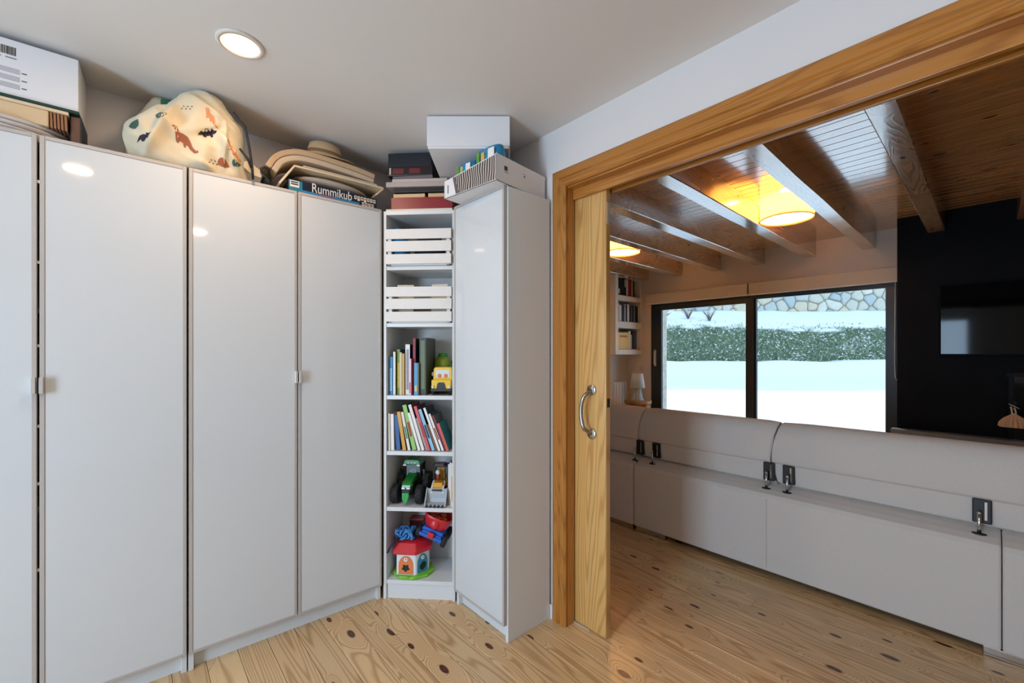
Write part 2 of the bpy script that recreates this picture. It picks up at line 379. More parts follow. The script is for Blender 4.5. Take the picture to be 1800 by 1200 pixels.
wA = wardrobe('wardrobe', 'tall white gloss two-door wardrobe under the white carton and the dinosaur bag', DW, .225, [(.001, .402, 'R'), (.4085, .8135, 'L')], wl(-.818, 0, 0), AW, 'tall white wardrobes along the wall')
for z in (.55, .85, 1.05, 1.33, 1.62, 1.9): bx('hinge_pad', (.4022, -.012, z, .4083, .0, z + .01), ALU, wA)
wB = wardrobe('wardrobe', 'tall white gloss two-door wardrobe under the straw hat, next to the open bookcase', DW, .245, [(.0015, .4050, 'R'), (.4095, .8135, 'L')], wl(.002, 0, 0), AW, 'tall white wardrobes along the wall')
# narrow wardrobe against the right wall: its front faces -x
wN = wardrobe('narrow_wardrobe', 'narrow white one-door wardrobe beside the wooden sliding door', .408, .272, [(.002, .401, None)], (1.262, 1.852, 0), R(-90), 'tall white wardrobes along the wall')

AC = math.atan2(1.87 - 2.148, 1.265 - .994)
def cl(u, v, z):
    return (.994 + u * math.cos(AC) - v * math.sin(AC), 2.148 + u * math.sin(AC) + v * math.cos(AC), z)
CWD = .388
bc = thing('corner_bookcase', 'open white bookcase set across the room corner, full of books and toys', 'bookcase', cl(0, 0, 0), AC)
bx('side_panel', (0, 0, 0, .016, .28, HT), WHITE, bc, .001, 1); bx('side_panel', (CWD - .016, 0, 0, CWD, .28, HT), WHITE, bc, .001, 1)
bx('top_panel', (.016, 0, HT - .02, CWD - .016, .28, HT), WHITE, bc)
bx('back_panel', (.016, .272, 0, CWD - .016, .28, HT - .02), BACKW, bc)
SH = [1.772, 1.469, 1.083, .786, .488, .100]
for z in SH: bx('shelf', (.016, .004, z - .021, CWD - .016, .272, z), WHITE, bc, .001, 1)
bx('plinth', (.016, .012, 0, CWD - .016, .028, .079), WHITE, bc)

# ------------------------------------------------------------------ downlights
def downlight(loc, label, power, lamp='spot_lamp'):
    r = thing('downlight', label, 'ceiling light', loc, 0, 'recessed ceiling spots')
    MB().lathe([(.060, -.001), (.060, -.008), (.072, -.006), (.076, 0)], 40).build('trim_ring', pm('#e8dcd2', .4, name='spot_ring'), r)
    MB().lathe([(0, -.004), (.060, -.004)], 40).build('diffuser', pm('#ffd9a0', .5, emit=1.3, var=.01, name='warm_diffuser'), r)
    l = bpy.data.lights.new(lamp, 'AREA'); l.shape = 'DISK'; l.size = .115; l.energy = power; l.color = (1, .74, .50)
    o = bpy.data.objects.new(lamp, l); col.objects.link(o); o.parent = r; o.location = (0, 0, -.010)
downlight((.283, 1.768, ZC), 'round lit recessed spot in the ceiling near the dinosaur bag', 2.6)
downlight((-.366, .792, ZC), 'round recessed ceiling spot behind the photographer over the study', 2.2, 'spot_lamp_middle_offscreen')
downlight((.214, -.384, ZC), 'round recessed ceiling spot at the back of the study', 2.2, 'spot_lamp_rear_offscreen')

# ------------------------------------------------------------------ living room: ceiling, beams, chimney
c2 = struct(MB().box(XW2 - .1, YR - .1, ZC2 + .016, X3 + .2, YL + .1, ZC2 + .2).build('ceiling', pm('#c98c50', .8, var=.1, name='board_backing')))
BP = .107
def board_mesh(l):
    h = BP / 2 - .0040; c = .0004; t = .016
    poly = [(-h, t), (h, t), (h, c), (h - c, 0), (-h + c, 0), (-h, c)]
    m = MB(); m.prism(poly, 'y', -l / 2 + .0006, l / 2 - .0006)
    me = bpy.data.meshes.new('ceiling_board'); me.from_pydata(m.v, [], m.f); me.materials.append(BOARD)
    bm = bmesh.new(); bm.from_mesh(me); bmesh.ops.remove_doubles(bm, verts=bm.verts, dist=1e-6); bmesh.ops.recalc_face_normals(bm, faces=bm.faces); bm.to_mesh(me); bm.free(); return me
x = 3.244 - BP * 14
while x + BP < X3 + .1:
    xc = x + BP / 2; x += BP
    cy = random.choice([.36 + .5875 * j for j in range(-4, 5)])
    for a, b in ((YR, cy), (cy, YL)): link('ceiling_board', board_mesh(b - a), c2, loc=(xc, (a + b) / 2, ZC2))
for j in range(-7, 7):
    yc = .357 + .5875 * j
    if yc > 4.0: continue
    m = MB(); L0, L1 = XW2 + .002, X3 + .02; n = 14; vs = []; fs = []
    for i in range(n + 1):
        xx = L0 + (L1 - L0) * i / n; wv = noise.noise((xx * 1.3, j * 7.1, 0)) * .006; hv = noise.noise((xx * 1.1, j * 3.3, 5)) * .004; hw = .0635; c = .006
        for (dy, dz) in ((-hw, .2), (hw, .2), (hw, c), (hw - c, 0), (-hw + c, 0), (-hw, c)): vs.append((xx, yc + dy + wv, ZC2 - .2 + dz + (hv if dz < .1 else 0)))
    for i in range(n):
        for q in range(6): fs.append((i * 6 + q, i * 6 + (q + 1) % 6, i * 6 + 6 + (q + 1) % 6, i * 6 + 6 + q))
    fs += [tuple(range(6)), tuple(range(n * 6, n * 6 + 6))]
    m.add(vs, fs).build('beam', BEAM, c2)
# charcoal chimney breast
XD = 6.07
struct(MB().box(XD, -2.6, -.02, X3 + .05, .653, ZC2 + .05).build('wall_chimney', DARKW))

# window with two sashes
w1 = struct(empty('window_1'))
m = MB(); m.box(6.52, 3.767, 0, 6.60, 3.79, 2.12).box(6.52, .62, 0, 6.60, .70, 2.12).box(6.52, .70, 2.085, 6.60, 3.767, 2.12).box(6.52, .70, -.02, 6.60, 3.767, .02); m.build('frame', ANTH, w1, .002, 1)
def sash(x, ya, yb, zt, sl, sr, tr):
    m = MB(); m.box(x, yb - sl, .02, x + .045, yb, zt).box(x, ya, .02, x + .045, ya + sr, zt).box(x, ya + sr, zt - tr, x + .045, yb - sl, zt).box(x, ya + sr, .02, x + .045, yb - sl, .11)
    s = m.build('sash', ANTH, w1, .002, 1)
    bx('pane', (x + .018, ya + sr, .11, x + .026, yb - sl, zt - tr), PANE, s); return s
s1 = sash(6.505, 2.215, 3.767, 2.09, .165, .09, .075)
s2 = sash(6.553, .70, 2.28, 2.09, .095, .105, .022)
m = MB().box(6.494, 3.690, 1.09, 6.506, 3.722, 1.36).box(6.475, 3.702, 1.30, 6.495, 3.716, 1.315).tube([(6.478, 3.709, 1.345), (6.468, 3.709, 1.33), (6.466, 3.709, 1.13), (6.474, 3.709, 1.115)], .009, 8)
m.build('sash_handle', pm('#d8d8d6', .4, name='white_handle'), s1)

# roller blinds
for (ya, yb, lab, chain) in ((2.262, 3.845, 'cream roller blind cassette above the opening sash with the white handle', False), (.655, 2.245, 'cream roller blind cassette ending at the charcoal chimney', True)):
    r = thing('roller_blind', lab, 'blind', (6.5, (ya + yb) / 2, 2.20), 0, 'roller blinds over the window'); hy = (yb - ya) / 2
    BL = pm('#dcd0bf', .6, var=.02, name='cream_blind')
    bx('cassette', (-.075, -hy, -.073, 0, hy, .085), BL, r, .006)
    bx('bottom_bar', (-.062, -hy + .01, -.086, -.040, hy - .01, -.073), pm('#e9e4da', .4, name='blind_bar'), r, .002)
    if not chain: bx('bracket', (-.05, -hy - .012, -.06, -.01, -hy + .001, .085), BLACK, r)
    else:
        MB().tube([(-.05, -hy + .055, -.07), (-.05, -hy + .057, -.5), (-.05, -hy + .06, -1.0), (-.05, -hy + .055, -1.17), (-.05, -hy + .04, -1.2), (-.05, -hy + .025, -1.17), (-.05, -hy + .02, -.07)], .004, 6).build('pull_cord', pm('#ddd8d0', .5, name='cord'), r)

# wall switch
r = thing('wall_switch', 'square white light switch on the plaster beside the window', 'switch', (6.5, 3.96, 1.04))
bx('plate', (-.009, -.042, -.042, 0, .042, .042), pm('#d8cdbf', .5, name='switch_plate'), r, .002); bx('rocker', (-.013, -.03, -.03, -.008, .03, .03), pm('#d2c6b6', .5, name='rocker'), r, .002)

# built-in wall shelf of the living room
ws = thing('wall_shelf', 'white built-in wall shelf with three compartments of books', 'shelf', (5.734, 3.96, 1.283))
WS = pm('#f0ebe4', .7, var=.02, name='white_plaster_shelf')
zz = [(.0, .083), (.43, .535), (.885, .96), (1.26, 1.452)]
bx('side_panel', (0, 0, 0, .078, .28, 1.452), WS, ws, .004); bx('side_panel', (.730, 0, 0, .762, .28, 1.452), WS, ws, .004)
for a, b in zz: bx('shelf', (.078, 0, a, .730, .28, b), WS, ws, .003)
bx('back_panel', (.078, .262, .083, .730, .28, 1.26), WS, ws)
for a in (.083, .535, .96): bx('wood_base', (.078, .004, a, .730, .262, a + .008), pm('#b98a58', .5, name='shelf_wood'), ws)

def book(label, t, d, hh, spine, cover, loc, rz=0, lean=0, group=None, title=None, lie=False, cat='book', name='book'):
    c = .0022 if t > .012 else .0015
    m = MB(); m.box(0, 0, 0, t, c, hh, 0).box(0, c, 0, c, d, hh, 1).box(t - c, c, 0, t, d, hh, 1)
    o = m.build(name, [pm(spine, .45, var=.06), pm(cover, .45, var=.10, scale=14)])
    o.location = loc; o.rotation_euler = (0, R(lean), rz)
    if lie: o.rotation_euler = (0, R(90), rz)
    tag(o, label, cat, group)
    bx('pages', (c, c, .003, t - c, d - .004, hh - .003), PAPER, o)
    if title: bx('spine_title', (t * .2, -.0006, hh * title[1], t * .8, .0002, hh * title[2]), pm(title[0], .5, var=.2, scale=90), o)
    return o
def row(base, z, items, group, frame_rz, place):
    for it in items:
        u, t, d, hh, sp_, co, lab = it[:7]; lean = it[7] if len(it) > 7 else 0; v = it[8] if len(it) > 8 else .03; ti = it[9] if len(it) > 9 else None
        book(lab, t, d, hh, sp_, co, place(u, v, z), frame_rz, lean, group, ti)
def wsl(u, v, z): return (5.734 + u, 3.96 + v, z)
zb = 1.283
g1 = 'books in the top compartment of the wall shelf'
row(0, 0, [(.085, .10, .2, .27, '#101014', '#101014', 'wide black binder with white rings in the top shelf compartment', 0, .03, ('#d8d8d8', .08, .38)),
           (.187, .095, .2, .27, '#16161c', '#16161c', 'second black binder beside the ringed binder in the top compartment', 0, .03, ('#3a3a44', .4, .5)),
           (.285, .06, .2, .285, '#0e0e12', '#0e0e12', 'slim black binder with a pale label in the top compartment', 0, .03, ('#c8c8c8', .5, .95)),
           (.350, .045, .2, .28, '#e4dcd8', '#e4dcd8', 'white book next to the red books in the top compartment', 0, .03),
           (.400, .05, .2, .28, '#a02436', '#a02436', 'crimson book in the top shelf compartment', 0, .03),
           (.455, .045, .2, .275, '#7c1626', '#7c1626', 'dark wine-red book in the top shelf compartment', 0, .03),
           (.505, .03, .2, .27, '#e6d9a8', '#e6d9a8', 'thin cream book beside the wine-red book in the top compartment', 0, .03),
           (.540, .045, .2, .27, '#1c1c1c', '#1c1c1c', 'last black book at the right end of the top compartment', 0, .03)], g1, 0, lambda u, v, z: wsl(u, v, zb + .968))
cols = ['#121212', '#d8d4cc', '#e8e6e0', '#1a1a1c', '#2a2a2c', '#c2c0bc', '#0e0e10', '#eceae6', '#191919', '#5a5a5c', '#141416', '#9a9896', '#222224', '#161618']
u = .085
for i, c in enumerate(cols):
    t = [.040, .030, .050, .042, .038, .035, .045, .055, .048, .04, .045, .034, .04, .045][i]
    tone = 'white' if c > '#c' else ('grey' if c in ('#5a5a5c', '#9a9896') else 'black')
    book(f'{tone} upright book in the middle compartment of the wall shelf', t, .2, random.uniform(.255, .29), c, c, wsl(u, .03, zb + .543), 0, 0, f'{tone} books in the middle compartment of the wall shelf'); u += t + .0015
row(0, 0, [(.082, .335, .012, .27, '#ecc878', '#ecc878', 'yellow picture book facing out in the lowest compartment', 0, .02, ('#c06030', .72, .82)),
           (.425, .05, .18, .30, '#efe6d8', '#efe6d8', 'tall ivory book beside the yellow picture book', 0, .03),
           (.480, .03, .18, .24, '#d8c8a8', '#d8c8a8', 'short beige book beside the tall ivory book', 0, .03),
           (.514, .05, .18, .31, '#16161a', '#16161a', 'black book in the lowest shelf compartment', 0, .03),
           (.568, .035, .18, .30, '#5a4a66', '#5a4a66', 'plum-grey book between black and blue books', 0, .03),
           (.606, .055, .18, .31, '#3f6f96', '#3f6f96', 'steel-blue book in the lowest shelf compartment', 0, .03),
           (.664, .03, .18, .325, '#e8e4da', '#e8e4da', 'thin white book at the right end of the lowest compartment', 0, .03)], 'books in the lowest compartment of the wall shelf', 0, lambda u, v, z: wsl(u, v, zb + .091))

# radiator
r = thing('radiator', 'white column radiator on the wall below the wall shelf', 'radiator', (5.3, 4.13, .12))
RW = pm('#eeeae2', .4, var=.02, name='radiator_white')
for i in range(13): bx('column', (i * .08, 0, .0, i * .08 + .066, .09, .70), RW, r, .012)
bx('header', (-.01, .02, .02, 1.04, .07, .06), RW, r); bx('header', (-.01, .02, .64, 1.04, .07, .68), RW, r)
bx('foot', (.1, .03, -.12, .13, .06, .03), RW, r); bx('foot', (.9, .03, -.12, .93, .06, .03), RW, r)

# log side table and lamp
r = thing('log_side_table', 'rough log side table carrying the small grey lamp', 'side table', (6.08, 3.78, 0), R(20))
pr = []
for i in range(28):
    a = 2 * math.pi * i / 28; rr = .185 * (1 + .08 * noise.noise((math.cos(a) * 1.5, math.sin(a) * 1.5, 3))); pr.append((rr * math.cos(a), rr * math.sin(a)))
MB().prism(pr, 'z', 0, .505, smooth=True).build('trunk', STUMP, r)
MB().prism([(p[0] * 1.12, p[1] * 1.12) for p in pr], 'z', .500, .545).build('slab_top', STUMP, r, .004)
r = thing('table_lamp', 'small grey-blue table lamp with tapered shade on the log table', 'lamp', (6.08, 3.78, .544))
LG = pm('#aeb6c2', .5, var=.03, name='lamp_grey')
MB().lathe([(.0, 0), (.105, 0), (.105, .01), (.085, .03), (.055, .20), (.05, .215), (.0, .215)], 28).build('base', LG, r)
MB().lathe([(.118, .205), (.085, .435), (.083, .435), (.116, .205)], 32).build('shade', pm('#cfd6de', .7, var=.03, name='lamp_shade_grey'), r)

# drum ceiling lamps
def lampshade(name, hexc, through, emit):
    m = bpy.data.materials.new(name); m.use_nodes = True; nt = m.node_tree; N = nt.nodes.new; L = nt.links.new; nt.nodes.clear()
    o = N('ShaderNodeOutputMaterial'); c = lin(hexc); tc = N('ShaderNodeTexCoord'); n = N('ShaderNodeTexNoise'); n.inputs['Scale'].default_value = 90
    mc = N('ShaderNodeMix'); mc.data_type = 'RGBA'; mc.inputs[6].default_value = tuple(v * .85 for v in c[:3]) + (1,); mc.inputs[7].default_value = c; L(tc.outputs['Object'], n.inputs['Vector']); L(n.outputs[0], mc.inputs[0])
    d = N('ShaderNodeBsdfDiffuse'); t = N('ShaderNodeBsdfTranslucent'); e = N('ShaderNodeEmission'); e.inputs[0].default_value = c; e.inputs[1].default_value = emit
    mx = N('ShaderNodeMixShader'); mx.inputs[0].default_value = through; ad = N('ShaderNodeAddShader')
    L(mc.outputs[2], d.inputs[0]); L(mc.outputs[2], t.inputs[0]); L(d.outputs[0], mx.inputs[1]); L(t.outputs[0], mx.inputs[2]); L(mx.outputs[0], ad.inputs[0]); L(e.outputs[0], ad.inputs[1]); L(ad.outputs[0], o.inputs[0])
    return m
SHD = lampshade('woven_shade', '#f2c878', .5, .12); DIF = lampshade('lamp_diffuser', '#fff0d0', .7, .12)
for (x, y, lab) in ((4.47, 1.237, 'yellow woven drum ceiling lamp hanging between two beams toward the chimney'), (4.47, 2.99, 'yellow woven drum ceiling lamp hanging between the beams by the wall shelf')):
    r = thing('drum_lamp', lab, 'ceiling lamp', (x, y, ZC2), 0, 'woven drum lamps')
    sh_ = MB(); vs = [(.211 * math.cos(2 * math.pi * j / 48), .211 * math.sin(2 * math.pi * j / 48), z) for z in (-.205, -.02) for j in range(48)]
    sh_.add(vs, [(j, (j + 1) % 48, 48 + (j + 1) % 48, 48 + j) for j in range(48)], 0, True).build('shade', SHD, r)
    MB().add([(.209 * math.cos(2 * math.pi * j / 48), .209 * math.sin(2 * math.pi * j / 48), -.19) for j in range(48)], [tuple(range(48))]).build('diffuser', DIF, r)
    MB().tube([(.2125 * math.cos(2 * math.pi * j / 48), .2125 * math.sin(2 * math.pi * j / 48), -.203) for j in range(49)], .004, 6).build('rim', pm('#b98a3c', .6, name='lamp_rim'), r)
    MB().lathe([(.0, -.03), (.05, -.03), (.05, 0), (0, 0)], 20).build('mount', WHITE, r)
    l = bpy.data.lights.new('bulb', 'POINT'); l.energy = 12; l.color = (1, .72, .38); l.shadow_soft_size = .04
    o = bpy.data.objects.new('bulb', l); col.objects.link(o); o.parent = r; o.location = (0, 0, -.11)

# television, hearth, fireplace, ornament
r = thing('television', 'large black flat television on the charcoal chimney wall', 'television', (XD - .025, -.32, 1.635))
bx('wall_mount', (-.002, -.2, -.15, .025, .2, .15), BLACK, r)
bx('body', (-.05, -.655, -.355, 0, .652, .345), pm('#050506', .5, spec=.1, name='tv_case'), r, .004); bx('screen', (-.0535, -.643, -.335, -.049, .640, .335), pm('#030304', .05, spec=.2, var=.1, name='tv_screen'), r)
r = thing('hearth_slab', 'long grey stone hearth slab along the foot of the charcoal chimney', 'hearth', (5.93, -1.0, .0))
HS = pm('#6f7680', .5, var=.15, scale=6, name='grey_hearth')
bx('slab', (0, -1.6, .47, .14, 1.69, .515), HS, r, .003)
bx('support', (.03, -1.5, 0, .14, -1.2, .47), DARKW, r); bx('support', (.03, 1.30, 0, .14, 1.60, .47), DARKW, r); bx('support', (.03, .15, 0, .14, .45, .47), DARKW, r)
bx('recess', (.10, -1.5, 0, .14, 1.58, .47), DARKW, r)
r = thing('fireplace_insert', 'black glass-fronted fireplace insert with square metal frame in the chimney', 'fireplace', (XD, -.116, .515))
FK = pm('#060608', .45, spec=.15, var=.1, name='black_iron')
bx('frame_post', (-.03, -.035, 0, 0, 0, .61), FK, r, .002); bx('frame_post', (-.03, -1.0, 0, 0, -.965, .61), FK, r, .002); bx('frame_bar', (-.04, -1.0, .575, 0, .012, .615), FK, r, .002)
bx('fire_glass', (-.012, -.965, 0, 0, -.035, .575), pm('#050506', .08, var=.1, name='fire_glass'), r)
r = thing('hanging_ornament', 'small cream pleated skirt-shaped ornament hanging before the black fireplace', 'ornament', (5.985, -.150, .63))
vs = []; fs = []; n = 36; prof_ = [(.010, .13), (.022, .115), (.052, .085), (.075, .045), (.080, .012), (.070, 0)]
for (rr, z) in prof_:
    for j in range(n):
        a = 2 * math.pi * j / n; q = rr * (1 + .09 * (1 if j % 2 else -1) * (1 if rr > .03 else 0)); vs.append((q * .55 * math.cos(a), q * 1.15 * math.sin(a), z))
fs = [(i * n + j, i * n + (j + 1) % n, (i + 1) * n + (j + 1) % n, (i + 1) * n + j) for i in range(len(prof_) - 1) for j in range(n)]
MB().add(vs, fs, 0).build('pleated_skirt', pm('#d8b898', .8, var=.35, scale=60, name='pleats'), r)
MB().tube([(0, .012, .12), (0, .014, .155), (0, .02, .19)], .006, 8).tube([(0, -.012, .12), (0, -.008, .155), (0, 0, .18)], .006, 8).build('bodice', pm('#eadfce', .8, name='cream_cloth'), r)
MB().lathe([(0, .004), (.018, .004), (.042, 0), (.042, -.003), (0, -.002)], 20, M=Matrix.Translation((0, 0, .195)) @ Matrix.Rotation(R(32), 4, 'X')).build('brim', pm('#f0e9dc', .8, name='brim_cream'), r)
MB().ball((0, -.006, .222), (.016, .016, .022)).tube([(0, -.006, .235), (.02, -.004, .285), (.05, .01, .33)], .0015, 5).build('dark_top', pm('#1f3030', .6, name='dark_top'), r)

# ------------------------------------------------------------------ sofa (seen from behind)
so = thing('sofa', 'long taupe suede sectional sofa seen from behind with steel backrest hinges', 'sofa', (2.74, 0, 0))
def extr(name, poly, y0, y1, parent, mat, bevel, seg=3): return MB().prism(poly, 'y', y0, y1).build(name, mat, parent, bevel, seg)
bodyp = [(0, .045), (0, .470), (.012, .490), (.05, .507), (.10, .520), (.16, .528), (.16, .30), (.95, .30), (.95, .045)]
for (a, b) in ((1.744, 2.62), (-.034, 1.737), (-1.35, -.037)):
    o = extr('body_section', bodyp, a, b, so, SOFA, .010)
    for p in o.data.polygons: p.use_smooth = False
backp = [(.118, .538), (.108, .60), (.104, .655), (.092, .662), (.086, .70), (.088, .76), (.097, .82), (.115, .868), (.145, .892), (.185, .897), (.225, .885), (.26, .82), (.31, .62), (.33, .50), (.20, .50)]
for (a, b) in ((1.735, 2.60), (.842, 1.727), (-.95, .834)):
    # backrest cushion, its ends bulging outward at half height as in a stuffed seat
    m = MB(); ny = 14; vs = []
    for i in range(ny + 1):
        t = i / ny; e = 2 * t - 1
        for (x_, z_) in backp:
            bow = .030 * math.sin(math.pi * max(0, min(1, (z_ - .52) / .38)) * 1.1)      # the seam between cushions bows sideways
            end = abs(e) ** 24
            vs.append((x_ + (.19 - x_) * .06 * end, a + (b - a) * t + bow, z_ + (.70 - z_) * .03 * end))
    k_ = len(backp)
    fs = [(i * k_ + q, i * k_ + (q + 1) % k_, (i + 1) * k_ + (q + 1) % k_, (i + 1) * k_ + q) for i in range(ny) for q in range(k_)]
    m.add(vs, fs, 0, True); m.add(vs[:k_], [tuple(range(k_))]); m.add(vs[-k_:], [tuple(range(k_))])
    m.build('backrest_cushion', SOFA, so, .012, 3)
for yc in (1.742, 1.610, .876, .774, .022):
    br = bx('hinge_plate', (.092, yc - .030, .548, .120, yc + .030, .655), BLACK, so, .004)
    bx('slide_rail', (.088, yc - .004 - .012, .565, .093, yc - .012 + .004, .645), CHROME, br)
for yc in (1.763, 1.620, .879, .772, .030):
    MB().tube([(.060, yc, .505), (.060, yc, .598)], .0065, 12).ball((.060, yc, .600), .0075).build('hinge_rod', CHROME, so)
    MB().lathe([(0, .004), (.018, .004), (.020, 0), (.020, -.012)], 20, M=Matrix.Translation((.060, yc, .508)) @ Matrix.Diagonal((.7, 1.25, 1, 1))).build('rod_collar', BLACK, so)
for (a, b) in ((1.752, 2.55), (1.50, 1.728), (-1.2, .020)):
    bx('base_rail', (.018, a, .0, .06, b, .043), CHROME, so, .004)
bx('stitched_seam', (-.0015, .8585, .06, .002, .8615, .465), pm('#b3aaa2', .9, name='seam_thread'), so)
bx('underside', (.06, -1.3, .03, .93, 2.58, .05), pm('#4a4640', .9, var=.1, name='dust_cover'), so)
for (x_, y_) in ((.85, -1.2), (.85, .6), (.85, 2.4)): bx('leg', (x_, y_, 0, x_ + .05, y_ + .05, .05), BLACK, so)
for (a, b) in ((1.74, 2.6), (.84, 1.73), (-.95, .83)):
    bx('seat_cushion', (.28, a, .30, .98, b, .46), SOFA, so, .03, 3)

# ------------------------------------------------------------------ garden beyond the window (lies square to the view of the hedge)
def gp(l, d, z): p = FW * d + RT * l; return (p.x, p.y, z)
def snow_h(l, d):
    z = .05 + .46 * max(0, min(1, (d - 5) / 8.4))
    z += .05 * noise.noise((l * .35, d * .35, 1)) + .02 * noise.noise((l * 1.3, d * 1.1, 4))
    edge = 13.7 + .25 * noise.noise((l * .5, 0, 2))
    t = max(0, min(1, (d - edge) / .55)); t = t * t * (3 - 2 * t)
    z += t * (.53 + .07 * noise.noise((l * .8, 0, 9)) + .03 * noise.noise((l * 2.6, 0, 3)))
    if d > 15.2:
        t = min(1, (d - 15.2) / .9); z += t * 1.2
        z += max(0, (d - 16) / 3.2) * .95
    return z
m = MB(); vs = []; nl, nd = 90, 110; L0, L1, D0, D1 = -1, 30, 4.0, 20.5
for i in range(nl + 1):
    for j in range(nd + 1):
        l = L0 + (L1 - L0) * i / nl; d = D0 + (D1 - D0) * j / nd; p = gp(l, d, snow_h(l, d))
        vs.append(p)
fs = []
for i in range(nl):
    for j in range(nd):
        q = (i * (nd + 1) + j, i * (nd + 1) + j + 1, (i + 1) * (nd + 1) + j + 1, (i + 1) * (nd + 1) + j)
        if min(vs[t][0] for t in q) > 6.62: fs.append(q)
used = sorted({t for f in fs for t in f}); rm = {t: i for i, t in enumerate(used)}
sn = MB().add([vs[t] for t in used], [tuple(rm[t] for t in f) for f in fs], 0, True).build('ground', SNOW)
struct(sn)
# hedge
he = thing('hedge', 'clipped evergreen hedge dusted with snow behind the snow bank', 'hedge', gp(9.5, 15, 1.0))
hc = Vector(gp(9.5, 15, 1.0))
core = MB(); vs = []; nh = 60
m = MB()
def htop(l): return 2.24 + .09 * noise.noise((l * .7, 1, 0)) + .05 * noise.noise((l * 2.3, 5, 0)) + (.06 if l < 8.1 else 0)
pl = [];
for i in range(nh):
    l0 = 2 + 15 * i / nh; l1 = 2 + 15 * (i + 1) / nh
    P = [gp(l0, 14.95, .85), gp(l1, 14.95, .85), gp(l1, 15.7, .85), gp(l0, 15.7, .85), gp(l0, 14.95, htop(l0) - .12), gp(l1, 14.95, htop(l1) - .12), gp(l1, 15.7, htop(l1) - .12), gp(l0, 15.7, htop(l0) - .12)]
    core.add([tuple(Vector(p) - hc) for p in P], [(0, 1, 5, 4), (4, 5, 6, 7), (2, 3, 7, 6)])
core.build('foliage_core', pm('#75866c', .9, var=.3, scale=4, name='hedge_shade'), he)  # darker green core: shade inside the hedge is put into the colour
lv = MB(); rng = random.Random(3)
for i in range(15000):
    l = rng.uniform(2.2, 16.8); top = htop(l)
    if rng.random() < .8: d = 14.95 - rng.uniform(0, .13) ; z = rng.uniform(.8, top)
    else: d = rng.uniform(14.9, 15.6); z = top - .12 + rng.uniform(0, .14) * (2 if rng.random() < .12 else 1)
    c = Vector(gp(l, d, z)) - hc; s = rng.uniform(.035, .085)
    ax = Vector((rng.gauss(0, .6), rng.gauss(0, .6), rng.gauss(.8, .5))).normalized(); u_ = ax.orthogonal().normalized()
    frost = 1 if rng.random() < .40 + .3 * (noise.noise((l * .9, z * 1.5, 0)) > .15) else 0
    lv.add([c - u_ * s * .35, c + ax * s * .5 - u_ * s * .1 * 0, c + u_ * s * .35, c - ax * s], [(0, 1, 2, 3)], frost)
fo = lv.build('foliage', [LEAF, LEAFS], he); fo['kind'] = 'stuff'
for (l, wd, dz) in ((6.3, .5, .0), (7.2, .45, .0), (9.3, 1.3, 0), (10.0, .55, -.08), (11.05, .75, -.08), (12.3, .8, .02), (4.9, .5, 0)):
    MB().ball((0, 0, 0), (wd, .26, .085), n=18, k=8).build('snow_cap', SNOW, he, loc=tuple(Vector(gp(l, 15.08, htop(l) - .05 + dz)) - hc), rot=(0, 0, -YAW))
# stone wall, stone by stone
sw = thing('garden_wall', 'rubble stone retaining wall above the snowy slope behind the hedge', 'wall', gp(9.5, 19.2, 2.9), -YAW)
bx('mortar_core', (-8, .06, -.2, 9, .5, 3.2), MORTAR, sw)
rng = random.Random(11); sites = []
for rz_ in range(-1, 7):
    for rx_ in range(-13, 15): sites.append(((rx_ + .5 * (rz_ % 2) + rng.uniform(-.36, .36)) * .62, (rz_ + rng.uniform(-.32, .32)) * .40 + .1))
def clip(poly, px_, pz_, nx, nz):
    out = []
    for a, b in zip(poly, poly[1:] + poly[:1]):
        da = (a[0] - px_) * nx + (a[1] - pz_) * nz; db = (b[0] - px_) * nx + (b[1] - pz_) * nz
        if da <= 0: out.append(a)
        if (da < 0) != (db < 0): t = da / (da - db); out.append((a[0] + (b[0] - a[0]) * t, a[1] + (b[1] - a[1]) * t))
    return out
for (sx, sz) in sites:
    if not (-.1 < sz < 2.3 and -7.5 < sx < 8): continue
    poly = [(sx - 1, sz - 1), (sx + 1, sz - 1), (sx + 1, sz + 1), (sx - 1, sz + 1)]
    for (qx, qz) in sites:
        dx, dz = qx - sx, qz - sz; dd = math.hypot(dx, dz)
        if 0 < dd < 1.8: poly = clip(poly, (sx + qx) / 2 - dx / dd * .02, (sz + qz) / 2 - dz / dd * .02, dx / dd, dz / dd)
    poly = [p for a, b in zip(poly, poly[1:] + poly[:1]) for p in ((a[0] * .8 + b[0] * .2, a[1] * .8 + b[1] * .2), (a[0] * .2 + b[0] * .8, a[1] * .2 + b[1] * .8))]
    pts_ = [(p[0] - sx, p[1] - sz) for p in poly]; n = len(pts_); fz = rng.uniform(.0, .035)
    vs = [(p[0], .08, p[1]) for p in pts_] + [(p[0], .01, p[1]) for p in pts_] + [(p[0] * .78, -.03 - fz, p[1] * .78) for p in pts_]
    fs = [(q, (q + 1) % n, n + (q + 1) % n, n + q) for q in range(n)] + [(n + q, n + (q + 1) % n, 2 * n + (q + 1) % n, 2 * n + q) for q in range(n)] + [tuple(range(2 * n, 3 * n))]
    MB().add(vs, fs).build('stone', rng.choice(STONE), sw, loc=(sx, 0, sz))
